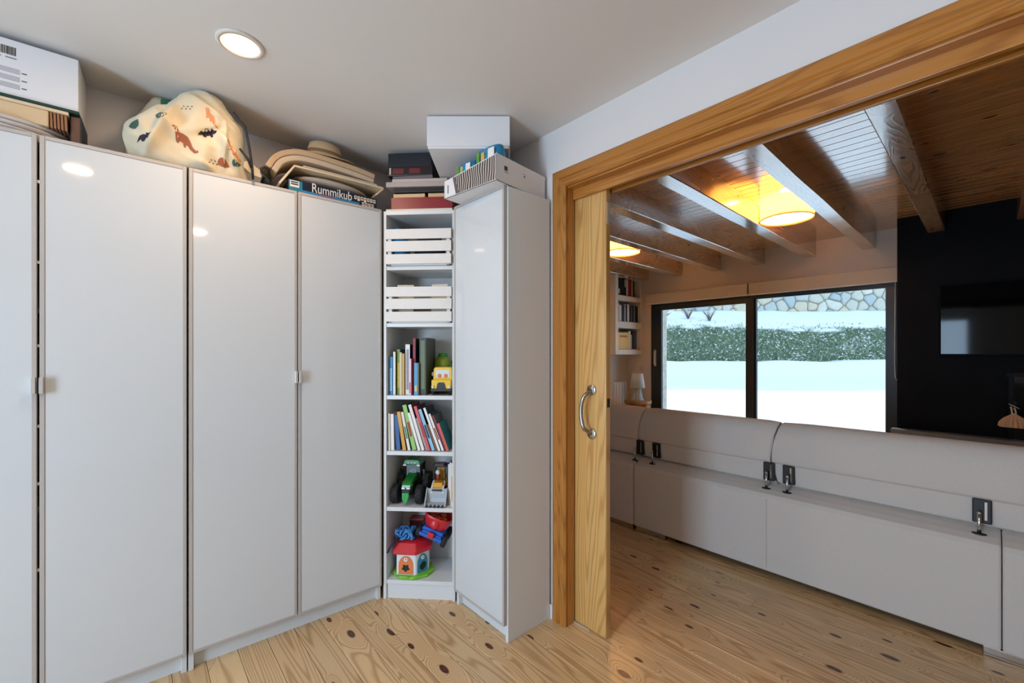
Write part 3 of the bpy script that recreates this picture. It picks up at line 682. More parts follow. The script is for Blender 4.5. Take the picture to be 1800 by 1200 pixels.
# outside reveal of the house wall and bare shrubs
struct(MB().box(6.70, 3.685, -.1, 6.84, 4.2, 2.6).build('wall_outside', pm('#ddd6ca', .95, var=.35, scale=14, bump=.6, bscale=18, name='rubble_render')))
rng = random.Random(5)
for (l, d) in ((6.15, 17.3), (7.3, 17.6), (8.0, 17.2)):
    b = snow_h(l, d); m = MB()
    for i in range(26):
        a = rng.uniform(0, 6.28); s = rng.uniform(.25, .5); hh = rng.uniform(.25, .55); p1 = (math.cos(a) * s * .4, math.sin(a) * s * .3, hh * .6); p2 = (math.cos(a) * s, math.sin(a) * s * .6, hh)
        m.tube([(0, 0, -.03), p1, p2], [.012, .008, .004], 4)
    tag(m.build('bare_shrub', pm('#8a7f78', .9, var=.2, name='twigs'), loc=gp(l, d, b)), 'leafless twiggy shrub poking out of the snowy slope below the stone wall', 'shrub', 'bare shrubs on the snowy slope')

# ================================================================== things on top of the wardrobes
ZT = 2.066
def prt(name, dims, mat, parent): return bx(name, dims, mat, parent)
# white carton and what it rests on (local frame of the wardrobe row)
r = thing('round_tray', 'top white oval tray of the stack under the white carton', 'tray', wl(-.56, .10, ZT + .030), AW, 'oval trays under the carton')
def tray(loc, lab, first=False):
    rr = thing('round_tray', lab, 'tray', loc, AW, 'oval trays under the carton') if not first else first
    MB().lathe([(0, .004), (.17, .004), (.205, .014), (.212, .014), (.212, .010), (.175, 0), (0, 0)], 40, M=Matrix.Diagonal((1, .58, 1, 1))).build('dish', pm('#d6cfca', .5, var=.03, name='tray_white'), rr)
tray(None, None, r)
tray(wl(-.57, .10, ZT + .016), 'middle white oval tray of the stack under the white carton')
tray(wl(-.58, .10, ZT + .001), 'lowest white oval tray of the stack, resting on the wardrobe')
r = thing('wooden_box', 'shallow cream wooden box with ribbed brown end between trays and carton', 'box', wl(-.66, .005, ZT + .045), AW)
bx('body', (-.05, 0, 0, .268, .19, .055), pm('#d9bb92', .6, var=.08, scale=10, name='pale_wood'), r, .003)
bx('lid', (-.05, -.004, .055, .318, .20, .066), pm('#e0c8a6', .6, var=.05, name='pale_lid'), r, .002)
for i in range(5): MB().prism([(.272 + i * .009, .0), (.278 + i * .009, .0), (.276 + i * .009, .055), (.270 + i * .009, .055)], 'y', .004, .18).build('rib', pm('#9a6a48', .6, name='rib_brown'), r)
r = thing('support_block', 'dark upright book block standing behind the ribbed wooden box', 'book block', wl(-.341, .02, ZT), AW)
bx('cover', (0, 0, 0, .030, .16, .112), pm('#15151c', .5, name='dark_cover'), r, .002); bx('page_block', (.004, -.001, .006, .026, .002, .106), pm('#6a4a3a', .7, name='page_brown'), r)
tag(bx('folder', (-.36, 0, 0, 0, .20, .010), pm('#173a30', .5, var=.1, name='green_folder'), None, .001), 'thin dark green folder lying under the white carton', 'folder')
o = bpy.data.objects['folder']; o.location = wl(-.315, .0, ZT + .112); o.rotation_euler = (0, 0, AW)
r = thing('carton', 'white cardboard carton with printed barcode and text lines under the ceiling', 'box', wl(-.318, .012, ZT + .122), AW)
bx('carton_body', (-.50, 0, 0, 0, .19, .193), CARD, r, .0015)
INK = pm('#3a3638', .7, var=.1, name='ink'); INKL = pm('#8d8790', .7, var=.1, name='ink_grey')
rng = random.Random(2); x0 = -.225
while x0 < -.152:
    ww = rng.choice([.0012, .002, .003]); bx('barcode_bar', (x0, -.0008, .140 + (x0 + .15) * 0, x0 + ww, .0004, .168), INK, r); x0 += ww + rng.choice([.0014, .002])
for i in range(3):
    for q in range(4): bx('text_line', (-.235, -.0008, .094 - i * .026 - q * .0045, -.142, .0004, .0955 - i * .026 - q * .0045), INKL, r)
    bx('text_mark', (-.138, -.0008, .085 - i * .026, -.126, .0004, .088 - i * .026), INK, r)
bx('text_line', (-.225, -.0008, .128, -.185, .0004, .132), INKL, r); bx('text_line', (-.175, -.0008, .128, -.150, .0004, .132), INKL, r)

# cloth bag printed with little dinosaurs
def interp(tab, z):
    for (a, b) in zip(tab, tab[1:]):
        if a[0] <= z <= b[0]:
            t = (z - a[0]) / (b[0] - a[0] + 1e-9); t = t * t * (3 - 2 * t) * .5 + t * .5
            return [a[i] + (b[i] - a[i]) * t for i in range(1, len(a))]
    return list(tab[-1][1:])
def cloth_blob(tab, nz, na, amp, seed, folds=()):
    zt = tab[-1][0]; vs = []
    for i in range(nz + 1):
        t = i / nz; z = zt * (1 - (1 - t) ** 1.6) if t > .5 else zt * (1 - .5 ** 1.6) * (t / .5)
        L_, R_, yc, hd = interp(tab, z); cx = (L_ + R_) / 2; hw = (R_ - L_) / 2
        for j in range(na):
            a = 2 * math.pi * j / na; ca, sa = math.cos(a), math.sin(a); e = .72
            x = cx + math.copysign(abs(ca) ** e, ca) * hw; y = yc + math.copysign(abs(sa) ** e, sa) * hd
            n1 = noise.noise((x * 7 + seed, y * 5, z * 5)); n2 = abs(noise.noise((x * 11 + z * 9, y * 9 + seed, z * 4 - x * 5)))
            d = amp * (n1 + 1.1 * (.35 - n2)) * min(1, i / 2) * min(1, (nz - i) / 3)
            vs.append((x + ca * d, y + sa * d * 1.3, z + d * .3))
    for (ax_, az_, bx_, bz_, w_, h_) in folds:            # pressed folds on the front, given as lines in the (x, z) plane
        A_ = Vector((ax_, az_)); B_ = Vector((bx_, bz_)); ab = B_ - A_
        for i, (x, y, z) in enumerate(vs):
            if y > .06: continue
            t = max(0, min(1, (Vector((x, z)) - A_).dot(ab) / ab.length_squared)); q = (Vector((x, z)) - A_ - ab * t); dd = q.length * (1 if q.x * ab.y - q.y * ab.x > 0 else -1)
            k_ = math.exp(-(dd / w_) ** 2) * math.sin(math.pi * min(1, .15 + t * .85)) if dd > 0 else math.exp(-(dd / (w_ * .35)) ** 2) * math.sin(math.pi * min(1, .15 + t * .85))
            vs[i] = (x, y - h_ * k_, z)
    fs = [(i * na + j, i * na + (j + 1) % na, (i + 1) * na + (j + 1) % na, (i + 1) * na + j) for i in range(nz) for j in range(na)]
    fs += [tuple(range(na))[::-1], tuple(range(nz * na, nz * na + na))]
    return vs, fs
CLOTH = pm('#d3c5a8', .85, var=.04, scale=12, bump=.06, bscale=600, sheen=.2, name='calico')
bag = thing('printed_cloth_bag', 'big cream cloth bag printed with small dinosaurs on the wardrobe top', 'bag', wl(0, 0, ZT), AW)
tab = [(0, -.178, .232, .085, .088), (.03, -.195, .226, .082, .094), (.08, -.203, .212, .072, .098), (.13, -.190, .203, .060, .098), (.18, -.150, .198, .046, .090), (.22, -.108, .185, .036, .080), (.26, -.064, .152, .028, .068), (.295, -.026, .122, .022, .052), (.318, .004, .095, .018, .034), (.328, .03, .06, .018, .012)]
vs, fs = cloth_blob(tab, 60, 150, .022, 3.0, [(-.15, .0, -.02, .30, .022, 0.034), (.105, .17, .20, .005, .020, 0.034), (.02, .13, .125, .20, .018, -0.024), (.13, .20, .12, .01, .016, 0.024), (-.10, .20, -.02, .09, .014, 0.015), (.0, .05, .09, .015, .016, 0.017), (.02, .29, .18, .19, .018, 0.017), (.16, .12, .215, .03, .012, 0.020)])
body = MB().add(vs, fs, 0, True).build('sack', CLOTH, bag)
bvh = BVHTree.FromPolygons([Vector(v) for v in vs], fs)
def decal(name, poly, cx, cz, s, ang, mat):
    bm = bmesh.new(); ca, sa = math.cos(ang), math.sin(ang)
    f = bm.faces.new([bm.verts.new((cx + s * (p[0] * ca - p[1] * sa), -1, cz + s * (p[0] * sa + p[1] * ca))) for p in poly])
    bmesh.ops.triangulate(bm, faces=bm.faces[:]); bmesh.ops.subdivide_edges(bm, edges=bm.edges[:], cuts=1, use_grid_fill=True)
    for v in bm.verts:
        h = bvh.ray_cast(Vector((v.co.x, -1, v.co.z)), Vector((0, 1, 0)))
        if h[0] is not None: v.co.y = h[0].y - .0016
        else: v.co.y = .0
    me = bpy.data.meshes.new(name); bm.to_mesh(me); bm.free(); me.materials.append(mat); return link(name, me, bag)
long_neck = [(-1, .75), (-.85, .95), (-.6, .85), (-.45, .5), (-.2, .5), (.15, .4), (.4, .1), (.65, -.35), (.95, -.55), (1.0, -.4), (1.1, -.6), (.85, -.75), (.5, -.55), (.3, -.3), (.15, -.25), (.2, -.5), (.05, -.5), (0, -.2), (-.3, -.1), (-.35, -.35), (-.5, -.3), (-.5, .1), (-.7, .6), (-.9, .65)]
horned = [(-1, -.3), (-.6, .0), (-.3, .35), (.2, .4), (.45, .2), (.6, .5), (.8, .3), (1.1, .25), (.9, -.05), (.6, -.1), (.5, -.5), (.3, -.5), (.3, -.2), (-.1, -.25), (-.15, -.5), (-.4, -.5), (-.4, -.15)]
blob_ = [(math.cos(a * .7) * (1 + .25 * math.cos(a * 2.1)), math.sin(a * .7) * .75) for a in range(9)]
BR = pm('#9a5638', .8, var=.1, name='print_rust'); DK = pm('#2a1c30', .8, var=.1, name='print_dark'); GN = pm('#3f5a48', .8, var=.1, name='print_green'); SAL = pm('#d08a5c', .8, var=.1, name='print_salmon')
decal('dinosaur_print', long_neck, -.012, .100, .046, -.15, BR); decal('dinosaur_print', long_neck, .075, .215, .030, -.4, SAL); decal('dinosaur_print', long_neck, .155, .110, .036, -.3, SAL)
decal('dinosaur_print', horned, .062, .157, .034, .25, DK); decal('dinosaur_print', horned, -.137, .075, .026, .45, DK); decal('dinosaur_print', blob_, .118, .052, .021, -.3, BR)
decal('dinosaur_print', blob_, -.085, .165, .018, .6, GN); decal('dinosaur_print', blob_, -.165, .120, .018, 1.0, GN); decal('dinosaur_print', blob_, .165, .062, .017, .2, GN)
for (cx, cz) in ((-.02, .228), (.072, .040)):
    for q in range(6): decal('print_dot', [(1, 0), (0, 1), (-1, 0), (0, -1)], cx + (q % 3) * .013 + (q // 3) * .006, cz + (q // 3) * .008 + q * .001, .0028, 0, DK)
MB().tube([(.150, -.075, .255), (.195, -.055, .215), (.212, -.045, .13), (.222, -.040, .06), (.226, -.038, .004)], .0055, 8).tube([(.175, -.052, .118), (.205, -.046, .085), (.220, -.042, .05)], .005, 8).build('drawstring', pm('#14161a', .7, name='black_cord'), bag)
MB().prism([(-.05, 0), (-.04, .01), (.02, .012), (.05, .03), (.045, .055), (-.03, .05)], 'y', 0, .02).build('side_flap', CLOTH, bag, .006, loc=(.21, .03, .05), rot=(0, R(38), 0))
b2 = thing('cream_sack', 'smaller cream sack with a green printed patch behind the dinosaur bag', 'bag', wl(-.075, .168, ZT), AW)
vs, fs = cloth_blob([(0, -.13, .08, .058, .026), (.08, -.14, .08, .054, .028), (.15, -.125, .07, .044, .028), (.20, -.10, .065, .006, .034), (.28, -.062, .06, 0, .030), (.315, -.045, .05, -.004, .022), (.332, -.03, .04, -.004, .008)], 18, 40, .007, 9.0)
MB().add(vs, fs, 0, True).build('sack', CLOTH, b2)
bx('green_patch', (-.012, -.036, .262, .060, -.012, .326), pm('#1f6a4a', .7, var=.5, scale=40, name='green_print'), b2, .01)

# the pile over the second wardrobe
r = thing('dark_pouch', 'dark teal pouch with a black strap loop beside the pile of hats', 'pouch', wl(.300, .06, ZT), AW)
vs, fs = cloth_blob([(0, -.022, .022, .04, .05), (.03, -.026, .022, .04, .05), (.06, -.02, .018, .045, .045), (.078, -.006, .010, .05, .02)], 10, 24, .003, 2.0)
MB().add(vs, fs, 0, True).build('pouch_body', pm('#16282a', .7, var=.2, name='teal_cloth'), r)
MB().tube([(-.006, -.035, .008), (-.002, -.037, .028), (-.014, -.039, .046), (-.033, -.040, .064), (-.034, -.040, .082), (-.020, -.040, .092), (-.004, -.038, .086), (.008, -.02, .058)], .0055, 8).build('strap_loop', BLACK, r)
r = thing('game_box', 'dark blue board game box lettered Rummikub at the wardrobe edge', 'game box', wl(.375, .004, ZT), AW)
GB = pm('#121a2e', .35, var=.15, name='navy_print')
bx('box_body', (0, 0, 0, .423, .24, .060), GB, r, .0015); bx('blue_band', (.004, -.0008, .010, .33, .0004, .019), pm('#2f8ac0', .4, var=.3, scale=30, name='blue_print'), r)
bx('age_badge', (.006, -.001, .026, .046, .0004, .056), pm('#e8e4dc', .5, var=.05, name='badge_white'), r); bx('teal_corner', (.002, -.0009, .004, .060, .0003, .058), pm('#2b7f9a', .4, var=.3, scale=30, name='teal_print'), r)
for z_ in (.046, .036): bx('badge_mark', (.010, -.0014, z_, .042, .0002, z_ + .006), INK, r)
put_text('rummikub', pm('#efe9e2', .5, name='white_print'), r, (.100, -.0012, .021), sx=.72)
for i in range(12): bx('red_mark', (.130 + i * .0065, -.0012, .0115, .1345 + i * .0065, .0002, .0165), pm('#c0392b', .5, name='red_print'), r)
rng = random.Random(4)
for i in range(11):
    xx = .305 + (i if i < 7 else i - 4.6) * .0165; z0 = .034 if i < 7 else .008
    bx('tile_print', (xx, -.0012, z0 - (.006 if i % 2 and i < 4 else 0), xx + .012, .0003, z0 + .018), pm('#eadcc4', .5, var=.05, name='tile_cream'), r)
    bx('tile_mark', (xx + .003, -.0016, z0 + .006, xx + .009, .0001, z0 + .013), [INK, pm('#b03a2a', .5, name='tile_red')][i % 2], r)
r = thing('flat_cushion', 'flat grey cushion squeezed between the game box and the folded board', 'cushion', wl(.595, .11, ZT + .0915), AW)
MB().ball((0, 0, 0), (.188, .098, .030), n=30, k=12).build('pad', pm('#a89a8e', .9, var=.06, bump=.05, name='grey_fabric'), r, rot=(0, R(2), 0))
def ribbon(path, th, y0, y1, m=None):
    m = m or MB(); top = [Vector((p[0], 0, p[1])) for p in path]; out = []; inn = []
    for i, p in enumerate(top):
        t = (top[min(i + 1, len(top) - 1)] - top[max(i - 1, 0)]).normalized(); nn = Vector((-t.z, 0, t.x)); out.append(p + nn * th / 2); inn.append(p - nn * th / 2)
    m.prism([(p.x, p.z) for p in out] + [(p.x, p.z) for p in inn[::-1]], 'y', y0, y1); return m
r = thing('folded_board', 'cream folded cardboard panel lying over the grey cushion', 'board', wl(0, 0, ZT), AW)
ribbon([(.338, .030), (.402, .128), (.60, .130), (.838, .128)], .010, .006, .20).build('panel', pm('#e0c9a4', .7, var=.06, name='cream_card'), r, .002)
ribbon([(.838, .126), (.80, .088)], .008, .010, .18).build('turned_edge', pm('#e0c9a4', .7, var=.06, name='cream_card'), r, .002)
def sm(path, n=5):
    out = []
    for i in range(len(path) - 1):
        p0 = path[max(i - 1, 0)]; p1 = path[i]; p2 = path[i + 1]; p3 = path[min(i + 2, len(path) - 1)]
        for q in range(n):
            t = q / n; out.append(tuple(.5 * (2 * p1[k] + (p2[k] - p0[k]) * t + (2 * p0[k] - 5 * p1[k] + 4 * p2[k] - p3[k]) * t * t + (3 * p1[k] - p0[k] - 3 * p2[k] + p3[k]) * t ** 3) for k in range(2)))
    return out + [path[-1]]
padpath = sm([(.318, .085), (.352, .140), (.415, .172), (.50, .179), (.62, .174), (.72, .165), (.79, .155)])
def offset(path, d):
    out = []
    for i, p in enumerate(path):
        a, b = path[max(i - 1, 0)], path[min(i + 1, len(path) - 1)]; t = Vector((b[0] - a[0], b[1] - a[1])).normalized(); out.append((p[0] - t.y * d, p[1] + t.x * d))
    return out
for (dz, colr, lab) in ((0, '#cbb59a', 'lower curved beige seat pad drooping over the folded board'), (.0275, '#c3a585', 'upper curved beige seat pad lying under the straw hat')):
    r = thing('seat_pad', lab, 'seat pad', wl(0, 0, ZT), AW, 'curved seat pads in the hat pile')
    ribbon(offset(padpath, dz), .026, .015, .20).build('pad', pm(colr, .85, var=.06, name='beige_felt'), r, .006, 3)
r = thing('thin_pad', 'thin pale strip pad poking out below the beige seat pads', 'seat pad', wl(0, 0, ZT), AW)
ribbon(sm([(.44, .1365), (.60, .1375), (.72, .1370), (.80, .1360)]), .005, .004, .17).build('pad', pm('#cdbfae', .85, var=.06, name='pale_felt'), r, .001)
r = thing('straw_hat', 'tan sun hat with rounded crown and wavy brim on top of the pile', 'hat', wl(.565, .105, ZT + .234), AW)
HATM = pm('#c9ad86', .8, var=.1, scale=80, bump=.15, bscale=300, name='straw')
vs = []; n = 44; hp = [(.0, .088), (.045, .085), (.066, .072), (.074, .046), (.078, .018), (.082, .010), (.110, .004), (.140, 0), (.141, -.003), (.105, -.001), (.08, .003)]
for (rr, z) in hp:
    for j in range(n):
        a = 2 * math.pi * j / n; wv = (rr - .08) / .06 if rr > .08 else 0
        vs.append((rr * 1.1 * math.cos(a), rr * .62 * math.sin(a), z + wv * (.009 * math.cos(2 * a + .6) - .003 * math.cos(a))))
fs = [(i * n + j, i * n + (j + 1) % n, (i + 1) * n + (j + 1) % n, (i + 1) * n + j) for i in range(len(hp) - 1) for j in range(n)]
MB().add(vs, fs, 0, True).build('crown_and_brim', HATM, r)
MB().lathe([(.0785, .020), (.0795, .020), (.0765, .036), (.0755, .036)], 40, M=Matrix.Diagonal((1.1, .62, 1, 1))).build('hat_band', pm('#8a6a48', .8, name='hat_band'), r)

# pile on the corner bookcase
gT = 'pile on top of the corner bookcase'
def lay(name, label, cat, u, v, z, w_, d_, h_, colr, page=None, rz=0, rough=.5):
    r_ = thing(name, label, cat, cl(u, v, z), AC + R(rz), gT)
    cv = pm(colr, rough, var=.08, scale=12)
    if page:
        m = MB().box(0, 0, 0, w_, d_, .003).box(0, 0, h_ - .003, w_, d_, h_).box(0, 0, .003, w_, .004, h_ - .003); m.build('cover', cv, r_, .0006, 1)
        bx('pages', (.003, .004, .003, w_ - .003, d_ - .003, h_ - .003), pm(page, .8, var=.1, scale=100), r_)
    else: bx('slab', (0, 0, 0, w_, d_, h_), cv, r_, .002)
    return r_
zt = HT
lay('paper_stack', 'thin sheaf of loose white papers under the dark red box file', 'papers', .012, .004, zt, .36, .24, .012, '#e6d8c4')
lay('box_file', 'dark red box file lying on the corner bookcase', 'file', .035, .018, zt + .012, .335, .22, .066, '#8a1220', None, 0, .35)
r = lay('spiral_notebook', 'cream spiral notebook lying on the dark red box file', 'notebook', .046, .024, zt + .078, .172, .20, .022, '#dcb88a')
for i in range(17): MB().lathe([(.004, -.0015), (.005, 0), (.004, .0015)], 8, M=Matrix.Translation((.012 + i * .009, .002, .022)) @ Matrix.Rotation(R(90), 4, 'Y')).build('wire_ring', BLACK, r)
r = lay('spiral_notebook', 'second cream spiral notebook lying beside a black clasp on the red file', 'notebook', .236, .024, zt + .078, .12, .20, .022, '#d8b284')
for i in range(12): MB().lathe([(.004, -.0015), (.005, 0), (.004, .0015)], 8, M=Matrix.Translation((.012 + i * .009, .002, .022)) @ Matrix.Rotation(R(90), 4, 'Y')).build('wire_ring', BLACK, r)
lay('notebook', 'lower thin black notebook with white page edge in the pile', 'notebook', .05, .020, zt + .104, .30, .20, .013, '#101216', '#cfd4d4')
lay('notebook', 'upper thin black notebook with white page edge under the white binder', 'notebook', .05, .022, zt + .118, .30, .20, .013, '#141619', '#d8dcdc')
lay('binder', 'pale grey-white binder sticking out of the pile over the thin black notebooks', 'binder', .010, .010, zt + .132, .33, .22, .027, '#b9a79e')
lay('binder', 'white binder lying on the pale grey-white binder in the pile', 'binder', .040, .020, zt + .160, .30, .20, .018, '#c9bcae')
lay('photo_album', 'grey photo album below the dark red albums', 'album', .042, .024, zt + .179, .22, .19, .016, '#6a5f62', None, -2)
lay('photo_album', 'black photo album with dark red printed spine in the corner pile', 'album', .014, .020, zt + .196, .245, .20, .050, '#1c0f14', None, 0, .3)
bx('spine_print', (.03, -.0008, .010, .09, .0004, .038), pm('#6a1c24', .4, var=.3, scale=60, name='album_red'), bpy.data.objects['photo_album.001']); bx('spine_print', (.12, -.0008, .010, .18, .0004, .038), pm('#6a1c24', .4, var=.3, scale=60, name='album_red'), bpy.data.objects['photo_album.001'])
bx('spine_tag', (.012, -.0010, .006, .020, .0004, .042), pm('#d8c4b8', .5, name='album_tag'), bpy.data.objects['photo_album.001'])
lay('storage_box', 'dark navy storage box on top of the black photo album', 'box', .018, .022, zt + .247, .235, .20, .070, '#10161f', None, 0, .5)
r = thing('carton', 'plain white lidded carton jutting forward under the ceiling above the zebra-striped open carton', 'box', (1.008, 1.722, 2.252), math.atan2(-.255, .287))
bx('carton_body', (.004, .004, 0, .378, .345, .120), CARD, r, .002); bx('lid', (0, 0, .010, .382, .349, .148), CARD, r, .002)

# open box with packs on the narrow wardrobe
AB = math.atan2(1.786 - 1.432, 1.142 - 1.184)          # along the printed face
bxo = thing('open_carton', 'white open carton with zebra-striped side panel overhanging the narrow wardrobe', 'box', (1.184, 1.432, ZT + .001), AB)
ln = .355; dp = .352
bx('bottom', (0, -dp, 0, ln, 0, .003), CARD, bxo)
MB().prism([(0, 0), (ln, 0), (ln, .085), (0, .116)], 'y', -.004, 0).build('printed_side', CARD, bxo); bx('rear_side', (0, -dp, 0, ln, -dp + .004, .105), CARD, bxo)
bx('end_side', (0, -dp, 0, .004, 0, .118), CARD, bxo); bx('end_side', (ln - .004, -dp, 0, ln, 0, .085), CARD, bxo)
def zebra():
    m = bpy.data.materials.new('zebra_print'); m.use_nodes = True; nt = m.node_tree; N = nt.nodes.new; b = nt.nodes['Principled BSDF']
    tc = N('ShaderNodeTexCoord'); wv = N('ShaderNodeTexWave'); wv.bands_direction = 'X'; wv.inputs['Scale'].default_value = 22; wv.inputs['Distortion'].default_value = 7; wv.inputs['Detail'].default_value = 1; wv.inputs['Detail Scale'].default_value = .5
    cr = N('ShaderNodeValToRGB'); cr.color_ramp.elements[0].position = .52; cr.color_ramp.elements[0].color = lin('#3a3230'); cr.color_ramp.elements[1].position = .80; cr.color_ramp.elements[1].color = lin('#cfc2b8')
    nt.links.new(tc.outputs['Object'], wv.inputs['Vector']); nt.links.new(wv.outputs['Fac'], cr.inputs[0]); nt.links.new(cr.outputs[0], b.inputs['Base Color']); b.inputs['Roughness'].default_value = .5; return m
MB().prism([(.004, .004), (.250, .004), (.268, .05), (.286, .086), (.004, .112)], 'y', .0, .0012).build('zebra_panel', zebra(), bxo)
MB().prism([(.245, .004), (.268, .004), (.290, .087), (.280, .089), (.262, .05)], 'y', .0006, .0016).build('grey_band', pm('#6a5e5a', .5, name='band_grey'), bxo)
bx('small_print', (.322, .0, .020, .330, .0012, .060), INKL, bxo)
rng = random.Random(8); x0 = -.0
for i in range(7):
    bx('barcode_bar', (-.0010, -.052 - i * .0032, .058, .0003, -.052 - i * .0032 + .0016 + .0008 * (i % 2), .078), INK, bxo)
bx('small_print', (-.0010, -.076, .050, .0003, -.052, .0525), INKL, bxo); MB().lathe([(0, 0), (.004, 0), (.004, .0008), (0, .0008)], 12, M=Matrix.Translation((-.0004, -.19, .070)) @ Matrix.Rotation(R(-90), 4, 'Y')).build('print_dot', INK, bxo)
bx('small_print', (-.0010, -.20, .080, .0003, -.18, .0815), INKL, bxo)
packm = pm('#1b86b4', .3, var=.45, scale=28, name='blue_wrapper')
def pack(x, y, lab, hgt, rz, ln_=.16, wd=.085):
    p = Vector((1.184, 1.432, 0)) + Vector((math.cos(AB) * x - math.sin(AB) * y, math.sin(AB) * x + math.cos(AB) * y, 0))
    r_ = thing('printed_packet', lab, 'packet', (p.x, p.y, ZT + .005), AB + R(rz), 'blue packets in the open carton')
    vs, fs = cloth_blob([(0, -ln_ / 2, ln_ / 2, 0, wd / 2), (hgt * .4, -ln_ / 2, ln_ / 2, 0, wd / 2 + .004), (hgt * .85, -ln_ / 2 + .004, ln_ / 2 - .004, 0, wd / 2 - .004), (hgt, -ln_ / 2 + .012, ln_ / 2 - .012, 0, wd / 2 - .016)], 10, 28, .004, x * 9)
    MB().add(vs, fs, 0, True).build('wrapper', packm, r_)
    bx('white_patch', (-ln_ * .36, wd / 2 - .004, hgt * .62, -ln_ * .12, wd / 2 + .0015, hgt * .90), pm('#efece4', .4, var=.05, name='pack_white'), r_, .003)
    bx('yellow_patch', (ln_ * .02, wd / 2 - .004, hgt * .60, ln_ * .16, wd / 2 + .0015, hgt * .86), pm('#d8b23a', .4, var=.4, scale=80, name='pack_yellow'), r_, .003)
    bx('green_patch', (ln_ * .22, wd / 2 - .004, hgt * .64, ln_ * .34, wd / 2 + .0015, hgt * .9), pm('#5aa03c', .4, var=.3, scale=80, name='pack_green'), r_, .003)
    return r_
pack(.085, -.055, 'blue printed packet standing at the near corner of the open carton', .174, 0)
pack(.235, -.058, 'blue printed packet standing behind the zebra panel toward the pile', .150, 2, .13)
pack(.085, -.178, 'blue printed packet in the middle of the open carton', .158, 90, .115)
pack(.06, -.292, 'blue printed packet at the wall end of the open carton', .135, 90, .10, .09)

# ================================================================== things inside the corner bookcase
def crate(z, lab, proud):
    r_ = thing('slatted_crate', lab, 'crate', cl(.018, -proud, z), AC, 'white slatted crates in the bookcase'); W = .352; D = .25; cw = pm('#e6e2dc', .5, var=.03, name='white_crate')
    for (a, b) in ((.006, .058), (.072, .127), (.138, .190)):
        bx('slat', (0, 0, a, W, .010, b), cw, r_, .001, 1); bx('slat', (0, D - .010, a, W, D, b), cw, r_); bx('slat', (0, .010, a, .010, D - .010, b), cw, r_); bx('slat', (W - .010, .010, a, W, D - .010, b), cw, r_)
    for (x_, y_) in ((.010, .010), (W - .028, .010), (.010, D - .028), (W - .028, D - .028)): bx('corner_post', (x_, y_, 0, x_ + .018, y_ + .018, .185), cw, r_)
    bx('base', (0.01, .01, 0, W - .01, D - .01, .006), cw, r_)
crate(SH[0] + .001, 'white slatted crate on the uppermost shelf, blue cloth showing', .018)
crate(SH[1] + .001, 'white slatted crate on the second shelf, papers sticking out', .008)
r = thing('blue_cloth', 'crumpled bright blue cloth heaped in the uppermost crate', 'cloth', cl(.055, .06, SH[0] + .012), AC)
vs, fs = cloth_blob([(0, -.02, .06, 0, .04), (.12, -.02, .06, 0, .045), (.18, -.018, .03, 0, .03), (.205, -.01, .015, 0, .01)], 12, 24, .012, 5.0); MB().add(vs, fs, 0, True).build('cloth_heap', pm('#1f7fb4', .8, var=.2, name='blue_cloth'), r)
r = thing('dark_cloth', 'dark blue rolled cloth lying in the uppermost crate', 'cloth', cl(.225, .10, SH[0] + .008), AC)
MB().ball((0, 0, .10), (.088, .05, .092), n=20, k=10).build('cloth_roll', pm('#26304a', .8, var=.25, name='navy_cloth'), r)
for (u_, v_, hh, rz, lab) in ((.10, .055, .205, 4, 'cream card standing tilted in the second crate'), (.285, .060, .208, -6, 'pale folded leaflet leaning in the second crate')):
    o = bx('card', (-.045, 0, 0, .045, .002, hh), pm('#e8dcc8', .7, var=.05, name='card'), None); o.location = cl(u_, v_, SH[1] + .008); o.rotation_euler = (R(-4), 0, AC + R(rz)); tag(o, lab, 'card')
r = thing('paper_bundle', 'bundle of mixed papers lying low in the second crate', 'papers', cl(.20, .160, SH[1] + .008), AC)
for i in range(5): bx('sheet', (-.12 + i * .01, -.08, .02 * i, .10 + i * .006, .06, .02 * i + .018), pm(['#d8cfc0', '#b9a58c', '#e8e2d8', '#8a6a50', '#ddd6c8'][i], .8, var=.1), r)

gB = 'upright books on the third shelf'
row(0, 0, [(.020, .020, .19, .205, '#2a86be', '#1d5f96', 'bright blue book at the left end of the third shelf', 0, .03, ('#8ac4e0', .1, .7)),
           (.043, .012, .19, .232, '#e8e4dc', '#7d8a3a', 'white-spined book with olive cover on the third shelf', 0, .03),
           (.058, .018, .19, .245, '#6f8a2c', '#2f6a9a', 'olive-green picture book with blue top on the third shelf', 0, .045, ('#c8b040', .15, .7)),
           (.078, .012, .19, .228, '#d9c8a0', '#b9985c', 'thin beige book on the third shelf', 0, .03),
           (.092, .012, .19, .222, '#c8a850', '#a8843a', 'thin mustard book on the third shelf', 0, .03),
           (.107, .024, .19, .272, '#eceae6', '#30304a', 'tall white-spined book with a navy cover on the third shelf', 0, .04, ('#9a9aa8', .1, .9)),
           (.133, .012, .15, .195, '#e6d2d8', '#c85a6a', 'low white and pink book standing proud on the third shelf', 0, .018, ('#d85a70', .05, .35)),
           (.147, .014, .20, .305, '#8c2030', '#1f1f24', 'tall dark red book with black cover on the third shelf', 0, .045),
           (.163, .018, .14, .172, '#4aa0cc', '#e8e8e4', 'small light blue booklet in front of the tall dark red book', 0, .014, ('#e8d050', .12, .3)),
           (.184, .036, .20, .308, '#3a3c3c', '#55584a', 'thick mottled charcoal picture book on the third shelf', 0, .04, ('#6a7a58', .1, .95))], gB, AC, lambda u, v, z: cl(u, v, SH[2] + .001))
gC = 'leaning books on the fourth shelf'
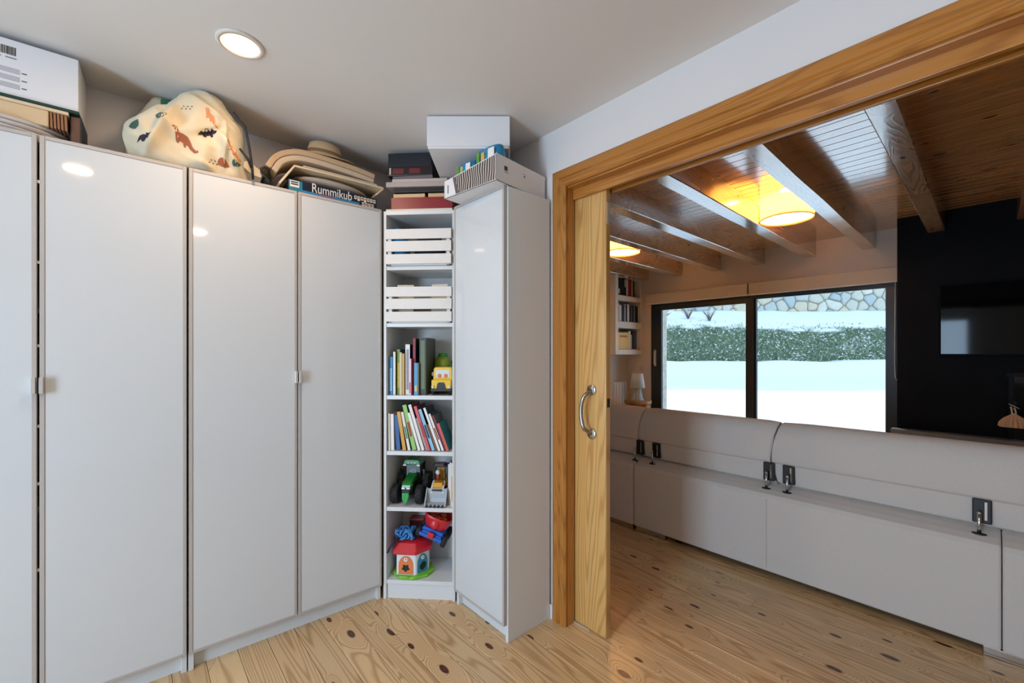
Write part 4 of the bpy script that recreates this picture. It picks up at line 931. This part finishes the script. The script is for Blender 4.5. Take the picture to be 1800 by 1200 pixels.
LB = [(.018, .010, .205, '#d9d4c8', '#c8c0b0', 'thin ivory book upright against the left panel on the fourth shelf', -1),
      (.029, .018, .20, '#efece6', '#d9d4cc', 'white book next to the thin ivory book on the fourth shelf', -1),
      (.050, .022, .195, '#2c5c98', '#23497c', 'royal blue book on the fourth shelf', -4),
      (.083, .018, .215, '#d8a23c', '#c06a2c', 'orange and yellow book leaning beside the blue book', -9),
      (.110, .014, .215, '#e9e6dc', '#3a7a4a', 'white-spined book with green lettered spine leaning on the fourth shelf', -11),
      (.130, .022, .255, '#9ac868', '#2f7a3c', 'lime green leaning book with dark green cover', -13),
      (.163, .013, .215, '#f0eeea', '#d8d4d0', 'thin white book leaning after the lime green book', -16),
      (.182, .016, .262, '#efe9e4', '#8a2430', 'tall white-spined book with maroon cover leaning on the fourth shelf', -17),
      (.206, .012, .185, '#a9aaa6', '#7a7c7a', 'short grey book leaning on the fourth shelf', -18),
      (.222, .016, .255, '#d2555c', '#7a1a20', 'red-spined leaning book with white panels', -18),
      (.245, .017, .238, '#8fc6e2', '#2a2c40', 'pale blue leaning book with dark cover', -19),
      (.268, .014, .150, '#8a5a30', '#3a8a5a', 'short brown and green book leaning on the fourth shelf', -19),
      (.286, .012, .250, '#f0eee8', '#16161a', 'white-spined leaning book with black cover', -20),
      (.302, .012, .215, '#f2f0ea', '#3a3a36', 'slim white lettered book leaning toward the right panel', -21),
      (.318, .012, .205, '#7c2430', '#4a5a48', 'dark crimson book leaning near the right panel', -21),
      (.334, .013, .160, '#d85a50', '#2a7a78', 'teal-covered book with coral spine leaning at the right end', -20)]
xb = .0185; prev = None
for i, (u_, t, hh, sp_, co, lab, ln_) in enumerate(LB):
    hh *= .97; a_ = R(-ln_)
    if prev:                      # stand each book clear of the one it leans on
        x0_, t0_, h0_, a0_ = prev; ca0, sa0 = math.cos(a0_), math.sin(a0_); top = hh * math.cos(a_)
        c_ = [(x0_ + t0_ * ca0, t0_ * sa0)]; f_ = min(h0_, max(0, (top - t0_ * sa0) / ca0)); c_.append((x0_ + t0_ * ca0 - f_ * sa0, t0_ * sa0 + f_ * ca0))
        xb = max(p[0] + p[1] * math.tan(a_) for p in c_) + .0006
    else: xb += hh * math.sin(a_)
    prev = (xb, t, hh, a_)
    book(lab, t, .16, hh, sp_, co, cl(xb, .016 + .006 * (i % 3), SH[3] + .001), AC, ln_, gC, (['#3a8a5a', '#b03030', '#303848', '#c8a040'][i % 4], .3, .62) if i in (4, 5, 9, 10, 13) else None)
gD = 'books beside the toy loader'
row(0, 0, [(.3325, .012, .17, .215, '#e8e6e2', '#22242a', 'white book with black cover beside the toy loader', 0, .075),
           (.3455, .011, .17, .228, '#f0eeea', '#303030', 'tall white magazine holder book between loader and right panel', 0, .06),
           (.3575, .0135, .17, .232, '#ded6c6', '#20222a', 'white and orange patterned book against the right panel', 0, .03, ('#e0a040', .12, .7))], gD, AC, lambda u, v, z: cl(u, v, SH[4] + .001))

# toy pickup, jug
YEL = pm('#efc52c', .3, var=.03, coat=.3, name='yellow_plastic'); DKG = pm('#2b2c30', .5, var=.08, name='dark_plastic'); AQ = pm('#86c8cc', .4, name='aqua_plastic')
def wheel(parent, x, y, z, r_, w_, tyre, rim, axis='Y', n=24, name='wheel'):
    M = Matrix.Translation((x, y, z)) @ Matrix.Rotation(R(90), 4, axis)
    wv = MB(); wv.lathe([(r_ * .55, -w_ / 2), (r_ * .9, -w_ / 2), (r_, -w_ * .3), (r_, w_ * .3), (r_ * .9, w_ / 2), (r_ * .55, w_ / 2)], n, M=M)
    o = wv.build(name, tyre, parent); MB().lathe([(0, -w_ * .42), (r_ * .3, -w_ * .46), (r_ * .58, -w_ * .40), (r_ * .58, w_ * .40), (r_ * .3, w_ * .46), (0, w_ * .42)], n, M=M).build('rim', rim, o); return o
r = thing('toy_truck', 'yellow plastic toy truck with black grille on the third shelf', 'toy', cl(.305, .090, SH[2] + .001), AC)
TYR = pm('#1d1f22', .7, var=.1, name='tyre_rubber')
MB().prism([(-.054, .030), (.054, .030), (.056, .075), (.052, .085), (.050, .140), (.040, .148), (-.040, .148), (-.050, .140), (-.052, .085), (-.056, .075)], 'y', -.025, .06).build('cab_body', YEL, r, .004)
bx('hood', (-.054, -.060, .030, .054, -.020, .082), YEL, r, .006); bx('windscreen', (-.038, -.0275, .092, .038, -.024, .134), pm('#dfe6ea', .15, var=.05, name='toy_screen'), r, .003)
for x_ in (-.016, .018):
    MB().ball((x_, -.0275, .102), (.011, .004, .011)).build('passenger_print', pm('#d98a5a', .6, name='passenger_print'), r)
MB().prism([(-.026, .030), (.026, .030), (.020, .060), (.014, .068), (-.014, .068), (-.020, .060)], 'y', -.064, -.058).build('grille', DKG, r)
bx('bumper', (-.056, -.068, .020, .056, -.058, .034), DKG, r, .003)
for x_ in (-.044, .044): MB().ball((x_, -.066, .044), (.008, .005, .008)).build('headlight', pm('#e8e4d8', .3, name='headlight'), r)
for (x_, y_) in ((-.046, -.035), (.046, -.035), (-.046, .035), (.046, .035)): wheel(r, x_, y_, .022, .022, .016, TYR, AQ)
for x_ in (-.058, .058): MB().ball((x_, -.01, .110), (.006, .006, .012)).build('mirror', pm('#9aa0a4', .4, name='mirror_grey'), r)
r = thing('green_jug', 'translucent green toy jug with bright green cap behind the yellow truck', 'jug', cl(.2715, .214, SH[2] + .001), AC)
MB().lathe([(0, 0), (.040, 0), (.046, .03), (.044, .10), (.050, .15), (.046, .185), (.028, .205), (0, .205)], 28).build('jug_body', pm('#a8bc3a', .2, var=.06, trans=.35, name='green_clear'), r)
MB().lathe([(0, .225), (.022, .225), (.026, .218), (.027, .198), (0, .198)], 24).build('cap', pm('#2f9a3a', .4, name='green_cap'), r)
r = thing('grey_toy_cup', 'small grey and aqua toy cup behind the yellow truck', 'toy', cl(.3455, .246, SH[2] + .001), AC)
MB().lathe([(0, 0), (.02, 0), (.024, .17), (.021, .17), (0, .16)], 20).build('cup', pm('#bcd6d6', .5, name='cup_aqua'), r); MB().ball((-.018, 0, .172), (.016, .014, .010)).build('knob', DKG, r)

# toy tractor
GRN = pm('#1f7a32', .3, var=.05, coat=.4, name='tractor_green')
tr = thing('toy_tractor', 'green toy tractor with black cab and yellow wheel rims', 'toy tractor', cl(.1165, .114, SH[4] + .0055), AC + R(-2.5))
tr.scale = (.86, .86, .95)
def tyre(x, y, r_, w_, name='wheel'):
    o = wheel(tr, x, y, r_, r_, w_, TYR, YEL, 'Y', 28, name)
    lg = MB()
    for k_ in range(16):
        a = 2 * math.pi * k_ / 16
        for s_ in (-1, 1):
            lg.box(-.0035, 0 if s_ > 0 else -w_ / 2, -.004, .0035, w_ / 2 if s_ > 0 else 0, .004, M=Matrix.Translation((x, y, r_)) @ Matrix.Rotation(a + s_ * .1, 4, 'X') @ Matrix.Translation((0, 0, r_)) @ Matrix.Rotation(R(90), 4, 'Z') @ Matrix.Rotation(s_ * .5, 4, 'Z'))
    lg.build('tread_lugs', TYR, o)
for x_ in (-.083, .083): tyre(x_ * .93, -.055, .049, .042); tyre(x_, .085, .068, .044)
bx('chassis', (-.030, -.075, .045, .030, .12, .078), DKG, tr, .004)
MB().prism([(-.098, .078), (-.094, .108), (-.075, .122), (.035, .152), (.035, .078)], 'x', -.031, .031, M=None).build('hood', GRN, tr, .006)
bx('hood_stripe', (.0305, -.085, .103, .0325, .03, .109), YEL, tr); bx('hood_side', (-.033, -.06, .08, .033, .03, .112), pm('#0f2418', .4, name='hood_side'), tr)
bx('grille', (-.026, -.102, .060, .026, -.094, .092), BLACK, tr, .003)
for x_ in (-.016, .016): bx('headlight', (x_ - .011, -.104, .088, x_ + .011, -.098, .098), pm('#f2f2ee', .2, name='lamp_white'), tr, .002)
fb = MB().prism([(-.022, .068), (.022, .068), (.024, .052), (.010, .014), (-.006, .010), (-.020, .030)], 'y', -.112, -.094).build('front_hitch', pm('#2aa04a', .4, name='hitch_green'), tr, .002)
cabm = MB()
for (x_, y_) in ((-.052, .030), (.052, .030), (-.056, .115), (.056, .115)): cabm.tube([(x_, y_, .09), (x_ * .92, y_ + (.004 if y_ > .05 else .006), .205)], .0045, 6)
cabm.box(-.056, .028, .085, .056, .12, .115).box(-.052, .026, .196, .052, .118, .204).build('cab_frame', BLACK, tr)
bx('cab_glass', (-.048, .034, .115, .048, .112, .196), pm('#1c2228', .08, var=.2, name='smoked_glass'), tr)
MB().prism([(-.058, .202), (.058, .202), (.050, .226), (.038, .231), (-.038, .231), (-.050, .226)], 'y', .004, .125).build('cab_roof', GRN, tr, .004)
for x_ in (-.022, 0, .022): MB().ball((x_, .003, .214), (.006, .003, .0045)).build('roof_lamp', pm('#f2f2ee', .2, name='lamp_white'), tr)
for x_ in (-.046, .046): bx('roof_lamp', (x_ - .010, .0, .196, x_ + .010, .006, .204), pm('#f2f2ee', .2, name='lamp_white'), tr)
MB().lathe([(.018, -.003), (.021, 0), (.018, .003), (.015, 0), (.018, -.003)], 18, M=Matrix.Translation((0, .030, .150)) @ Matrix.Rotation(R(70), 4, 'X')).build('steering_wheel', pm('#c8ccc8', .4, name='wheel_grey'), tr)
for s_ in (-1, 1): MB().tube([(s_ * .054, .03, .17), (s_ * .078, .02, .165)], .003, 6).box(s_ * .078 - .006, .014, .148, s_ * .078 + .006, .022, .176).build('mirror', BLACK, tr)
for s_ in (-1, 1): MB().prism([(.020, .115), (.045, .142), (.115, .142), (.135, .110), (.125, .110), (.11, .132), (.05, .132)], 'x', s_ * .082 - .020, s_ * .082 + .020).build('fender', pm('#17261c', .4, name='fender_dark'), tr)

# toy wheel loader
lo = thing('toy_loader', 'yellow toy wheel loader with grey bucket and white-helmeted driver', 'toy loader', cl(.2735, .118, SH[4] + .001), AC)
lo.scale = (.92, .92, .98)
GRYP = pm('#aeb6bc', .4, var=.05, name='grey_plastic')
m = MB(); m.box(-.062, -.105, .006, .062, -.100, .010); 
bk = MB().prism([(-.112, .004), (-.055, .004), (-.046, .030), (-.048, .084), (-.053, .084), (-.056, .032), (-.062, .012), (-.112, .010)], 'x', -.060, .060).build('bucket', GRYP, lo, .0015)
for s_ in (-1, 1): MB().prism([(-.116, .004), (-.055, .004), (-.046, .030), (-.048, .088), (-.060, .080), (-.095, .030)], 'x', s_ * .060 - .003, s_ * .060 + .003).build('bucket_cheek', GRYP, bk)
for i in range(5): MB().prism([(-.126, .002), (-.110, .003), (-.110, .012)], 'x', -.052 + i * .023, -.040 + i * .023).build('bucket_tooth', DKG, bk)
bx('crossbar', (-.030, -.056, .070, .030, -.048, .080), DKG, bk)
for s_ in (-1, 1): MB().prism([(-.055, .060), (-.050, .085), (.01, .118), (.02, .108), (-.03, .080), (-.045, .055)], 'x', s_ * .034 - .005, s_ * .034 + .005).build('lift_arm', pm('#e8e6e0', .4, name='arm_white'), lo)
bx('hood', (-.030, -.040, .060, .030, .010, .112), pm('#e8a828', .35, var=.05, name='loader_yellow'), lo, .005); bx('chassis', (-.040, -.03, .025, .040, .115, .062), DKG, lo, .004)
bx('rear_engine', (-.036, .065, .062, .036, .118, .110), pm('#e8a828', .35, var=.05, name='loader_yellow'), lo, .006)
cf = MB()
for (x_, y_) in ((-.036, .004), (.036, .004), (-.036, .066), (.036, .066)): cf.box(x_ - .004, y_ - .004, .10, x_ + .004, y_ + .004, .192)
cf.box(-.042, -.004, .190, .042, .074, .200).build('cab_frame', BLACK, lo, .002)
bx('roof_pad', (-.026, -.008, .198, .030, .06, .208), pm('#6a4a58', .4, name='roof_plum'), lo, .003); bx('seat_back', (-.020, .058, .108, .026, .064, .186), pm('#f0b030', .5, name='seat_yellow'), lo, .003)
MB().ball((-.012, .022, .128), (.012, .012, .022)).build('driver_body', pm('#b03a2a', .5, name='driver_red'), lo); MB().ball((-.012, .018, .156), .015).build('driver_helmet', pm('#f0ecec', .3, name='helmet'), lo)
for (x_, y_) in ((-.052, -.012), (.052, -.012), (-.052, .088), (.052, .088)): wheel(lo, x_, y_, .032, .032, .024, TYR, YEL)

# toy shape-sorter house
ho = thing('toy_house', 'white shape-sorter toy house with red roof on a green base', 'toy house', cl(.134, .106, SH[5] + .001), AC + R(4))
hex_ = [(-.080, -.075), (.028, -.085), (.088, -.018), (.078, .065), (-.060, .075), (-.088, .0)]
def grow(poly, k_): return [(p[0] * k_, p[1] * k_) for p in poly]
gpts = []
for i in range(36):
    a = 2 * math.pi * i / 36; rr = .110 + .005 * math.cos(9 * a); gpts.append((rr * math.cos(a), rr * .92 * math.sin(a)))
LIM = pm('#7cc83a', .4, var=.06, name='lime_plastic')
MB().prism(gpts, 'z', 0, .016).build('green_base', LIM, ho, .004)
MB().prism(grow(hex_, .97), 'z', .014, .135).build('house_body', pm('#eeeef0', .35, var=.02, name='white_plastic'), ho, .005)
RED = pm('#d0222c', .35, var=.05, coat=.2, name='red_plastic')
mm = MB(); ks = [(1.14, .128), (1.18, .134), (1.18, .150), (1.08, .160), (.86, .182), (.5, .192)]; vs = []
for k_, z in ks: vs += [(p[0] * k_, p[1] * k_, z) for p in hex_]
fs = [(i * 6 + q, i * 6 + (q + 1) % 6, (i + 1) * 6 + (q + 1) % 6, (i + 1) * 6 + q) for i in range(len(ks) - 1) for q in range(6)] + [tuple(range(6)), tuple(range((len(ks) - 1) * 6, len(ks) * 6))]
mm.add(vs, fs).build('roof', RED, ho, .005)
def facade(p, q, colr, name, hole):
    p = Vector((*p, 0)) * .97; q = Vector((*q, 0)) * .97; c_ = (p + q) / 2; ang = math.atan2(q.y - p.y, q.x - p.x); wdt = (q - p).length * .38
    arch = [(-wdt, .022), (wdt, .022), (wdt, .070)] + [(wdt * math.cos(a), .070 + .048 * math.sin(a)) for a in [math.pi * k_ / 8 for k_ in range(1, 8)]] + [(-wdt, .070)]
    M = Matrix.Translation((c_.x, c_.y, 0)) @ Matrix.Rotation(ang, 4, 'Z')
    d_ = MB().prism(arch, 'y', -.004, .001, M=M).build(name, colr, ho)
    MB().prism(hole, 'y', -.0052, -.0038, M=M).build('shape_hole', BLACK, d_)
    MB().prism([(.011 * math.cos(a * .785), .100 + .011 * math.sin(a * .785)) for a in range(8)] , 'y', -.0058, -.0040, M=M).build('white_badge', pm('#f0f0f0', .4, name='badge'), d_)
    MB().prism([(.004 * math.cos(a * .785), .102 + .004 * math.sin(a * .785)) for a in range(8)], 'y', -.0064, -.0056, M=M).build('badge_dot', pm('#7a8088', .5, name='badge_dot'), d_)
star = [(.024 * (1 if k_ % 2 else .66) * math.cos(math.pi * k_ / 5 + .3), .055 + .022 * (1 if k_ % 2 else .66) * math.sin(math.pi * k_ / 5 + .3)) for k_ in range(10)]
dia = [(0, .030), (.020, .046), (.022, .068), (.004, .078), (-.018, .062), (-.018, .044)]
facade(hex_[0], hex_[1], pm('#e8834a', .4, var=.04, name='orange_plastic'), 'orange_door', star)
facade(hex_[1], hex_[2], pm('#2b8fa6', .4, var=.04, name='teal_plastic'), 'teal_door', dia)
for (x_, y_) in ((-.075, -.090), (-.01, -.106), (.05, -.095), (.10, -.045)): MB().ball((x_, y_, .018), (.006, .006, .004)).build('base_stud', LIM, ho)
# knotted rope
rp = thing('knotted_rope', 'knotted blue and white striped cord heaped on the toy house roof', 'cord', cl(.100, .074, SH[5] + .194), AC)
rng = random.Random(21); BLC = pm('#3f86c8', .6, var=.5, scale=120, name='blue_cord'); NVY = pm('#1d2a4a', .6, var=.4, scale=120, name='navy_cord')
def loop(seed, n_, rad, hz, mat, thick):
    rg = random.Random(seed); pts_ = []
    for i in range(n_):
        t = i / n_ * 6.28 * 1.5; q = rad * (.45 + .55 * abs(math.sin(t * 1.3 + seed)))
        pts_.append((q * math.cos(t * 1.0 + seed), q * .8 * math.sin(t * 1.4 + seed * 2), thick + hz * (.5 + .5 * math.sin(t * 2.1 + seed))))
    MB().tube(pts_, thick, 8).build('cord_loop', mat, rp)
for s_ in range(4): loop(s_ * 1.7, 34, .048, .046, BLC if s_ % 3 else BLC, .0065)
for s_ in range(2): loop(5 + s_ * 2.3, 30, .052, .03, NVY, .005)
MB().tube([(-.03, -.05, .02), (-.06, -.075, -.012), (-.075, -.085, -.045)], .005, 8).build('cord_tail', NVY, rp)
# dark red box at the back
r = thing('storage_box', 'dark red printed box standing at the back of the lowest shelf', 'box', cl(.075, .214, SH[5] + .001), AC)
bx('box_body', (0, 0, 0, .085, .055, .245), pm('#5a1620', .5, var=.5, scale=30, name='dark_red_print'), r, .002); bx('top_edge', (0, -.001, .236, .085, .055, .2465), pm('#b0524a', .5, name='edge_red'), r)
# tilted toy dump truck
dt = thing('toy_dump_truck', 'blue toy truck with red tipper tilted against the bookcase side', 'toy truck', cl(.233, .118, SH[5] + .180), rot=(R(6), R(20), AC + R(-3)))
dt.scale = (.95, .95, .95)
BLU = pm('#1f62c4', .35, var=.04, coat=.2, name='blue_plastic')
bx('chassis', (-.062, -.065, .030, .062, .075, .066), BLU, dt, .008); bx('bumper', (-.070, -.078, .036, .070, -.060, .058), BLU, dt, .006)
MB().prism([(-.066, .066), (.066, .066), (.060, .088), (-.060, .088)], 'y', -.060, .06).build('cab_deck', BLU, dt, .005)
bx('tow_hook', (-.018, -.086, .046, .018, -.072, .080), RED, dt, .004)
tp = MB(); ks = [(.052, .044, .080), (.070, .062, .105), (.080, .072, .150), (.084, .078, .172)]; vs = []
for hx, hy, z in ks:
    for q in range(24):
        a = 2 * math.pi * q / 24; ca_, sa_ = math.cos(a), math.sin(a); vs.append((math.copysign(abs(ca_) ** .6, ca_) * hx, math.copysign(abs(sa_) ** .6, sa_) * hy, z))
inn = [(p[0] * .93, p[1] * .93, p[2]) for p in vs[-24:]] + [(p[0] * .70, p[1] * .70, .110) for p in vs[-24:]]
vs += inn; nk = len(ks) + 2
fs = [(i * 24 + q, i * 24 + (q + 1) % 24, (i + 1) * 24 + (q + 1) % 24, (i + 1) * 24 + q) for i in range(nk - 1) for q in range(24)] + [tuple(range(24))[::-1], tuple(range((nk - 1) * 24, nk * 24))]
tip = tp.add(vs, fs, 0, True).build('tipper', RED, dt)
MB().lathe([(.0, .002), (.022, .002), (.024, 0), (0, 0)], 24, M=Matrix.Translation((0, -.0735, .128)) @ Matrix.Rotation(R(80), 4, 'X')).build('round_boss', RED, tip)
sv = MB()
for (x_, y_) in ((-.035, -.02), (0, -.03), (.035, -.02), (-.02, .02), (.02, .02)): sv.lathe([(.014, .0), (.018, .003), (.014, .006), (.011, .003), (.014, 0)], 18, M=Matrix.Translation((x_, y_, .150)))
sv.build('sieve_rings', pm('#e8683a', .4, name='sieve_orange'), tip)
for s_ in (-1, 1): wheel(dt, s_ * .078, -.035, .036, .036, .026, TYR, pm('#e8dc9a', .4, name='rim_cream'))
for s_ in (-1, 1): wheel(dt, s_ * .078, .060, .036, .036, .026, TYR, pm('#e8dc9a', .4, name='rim_cream'))
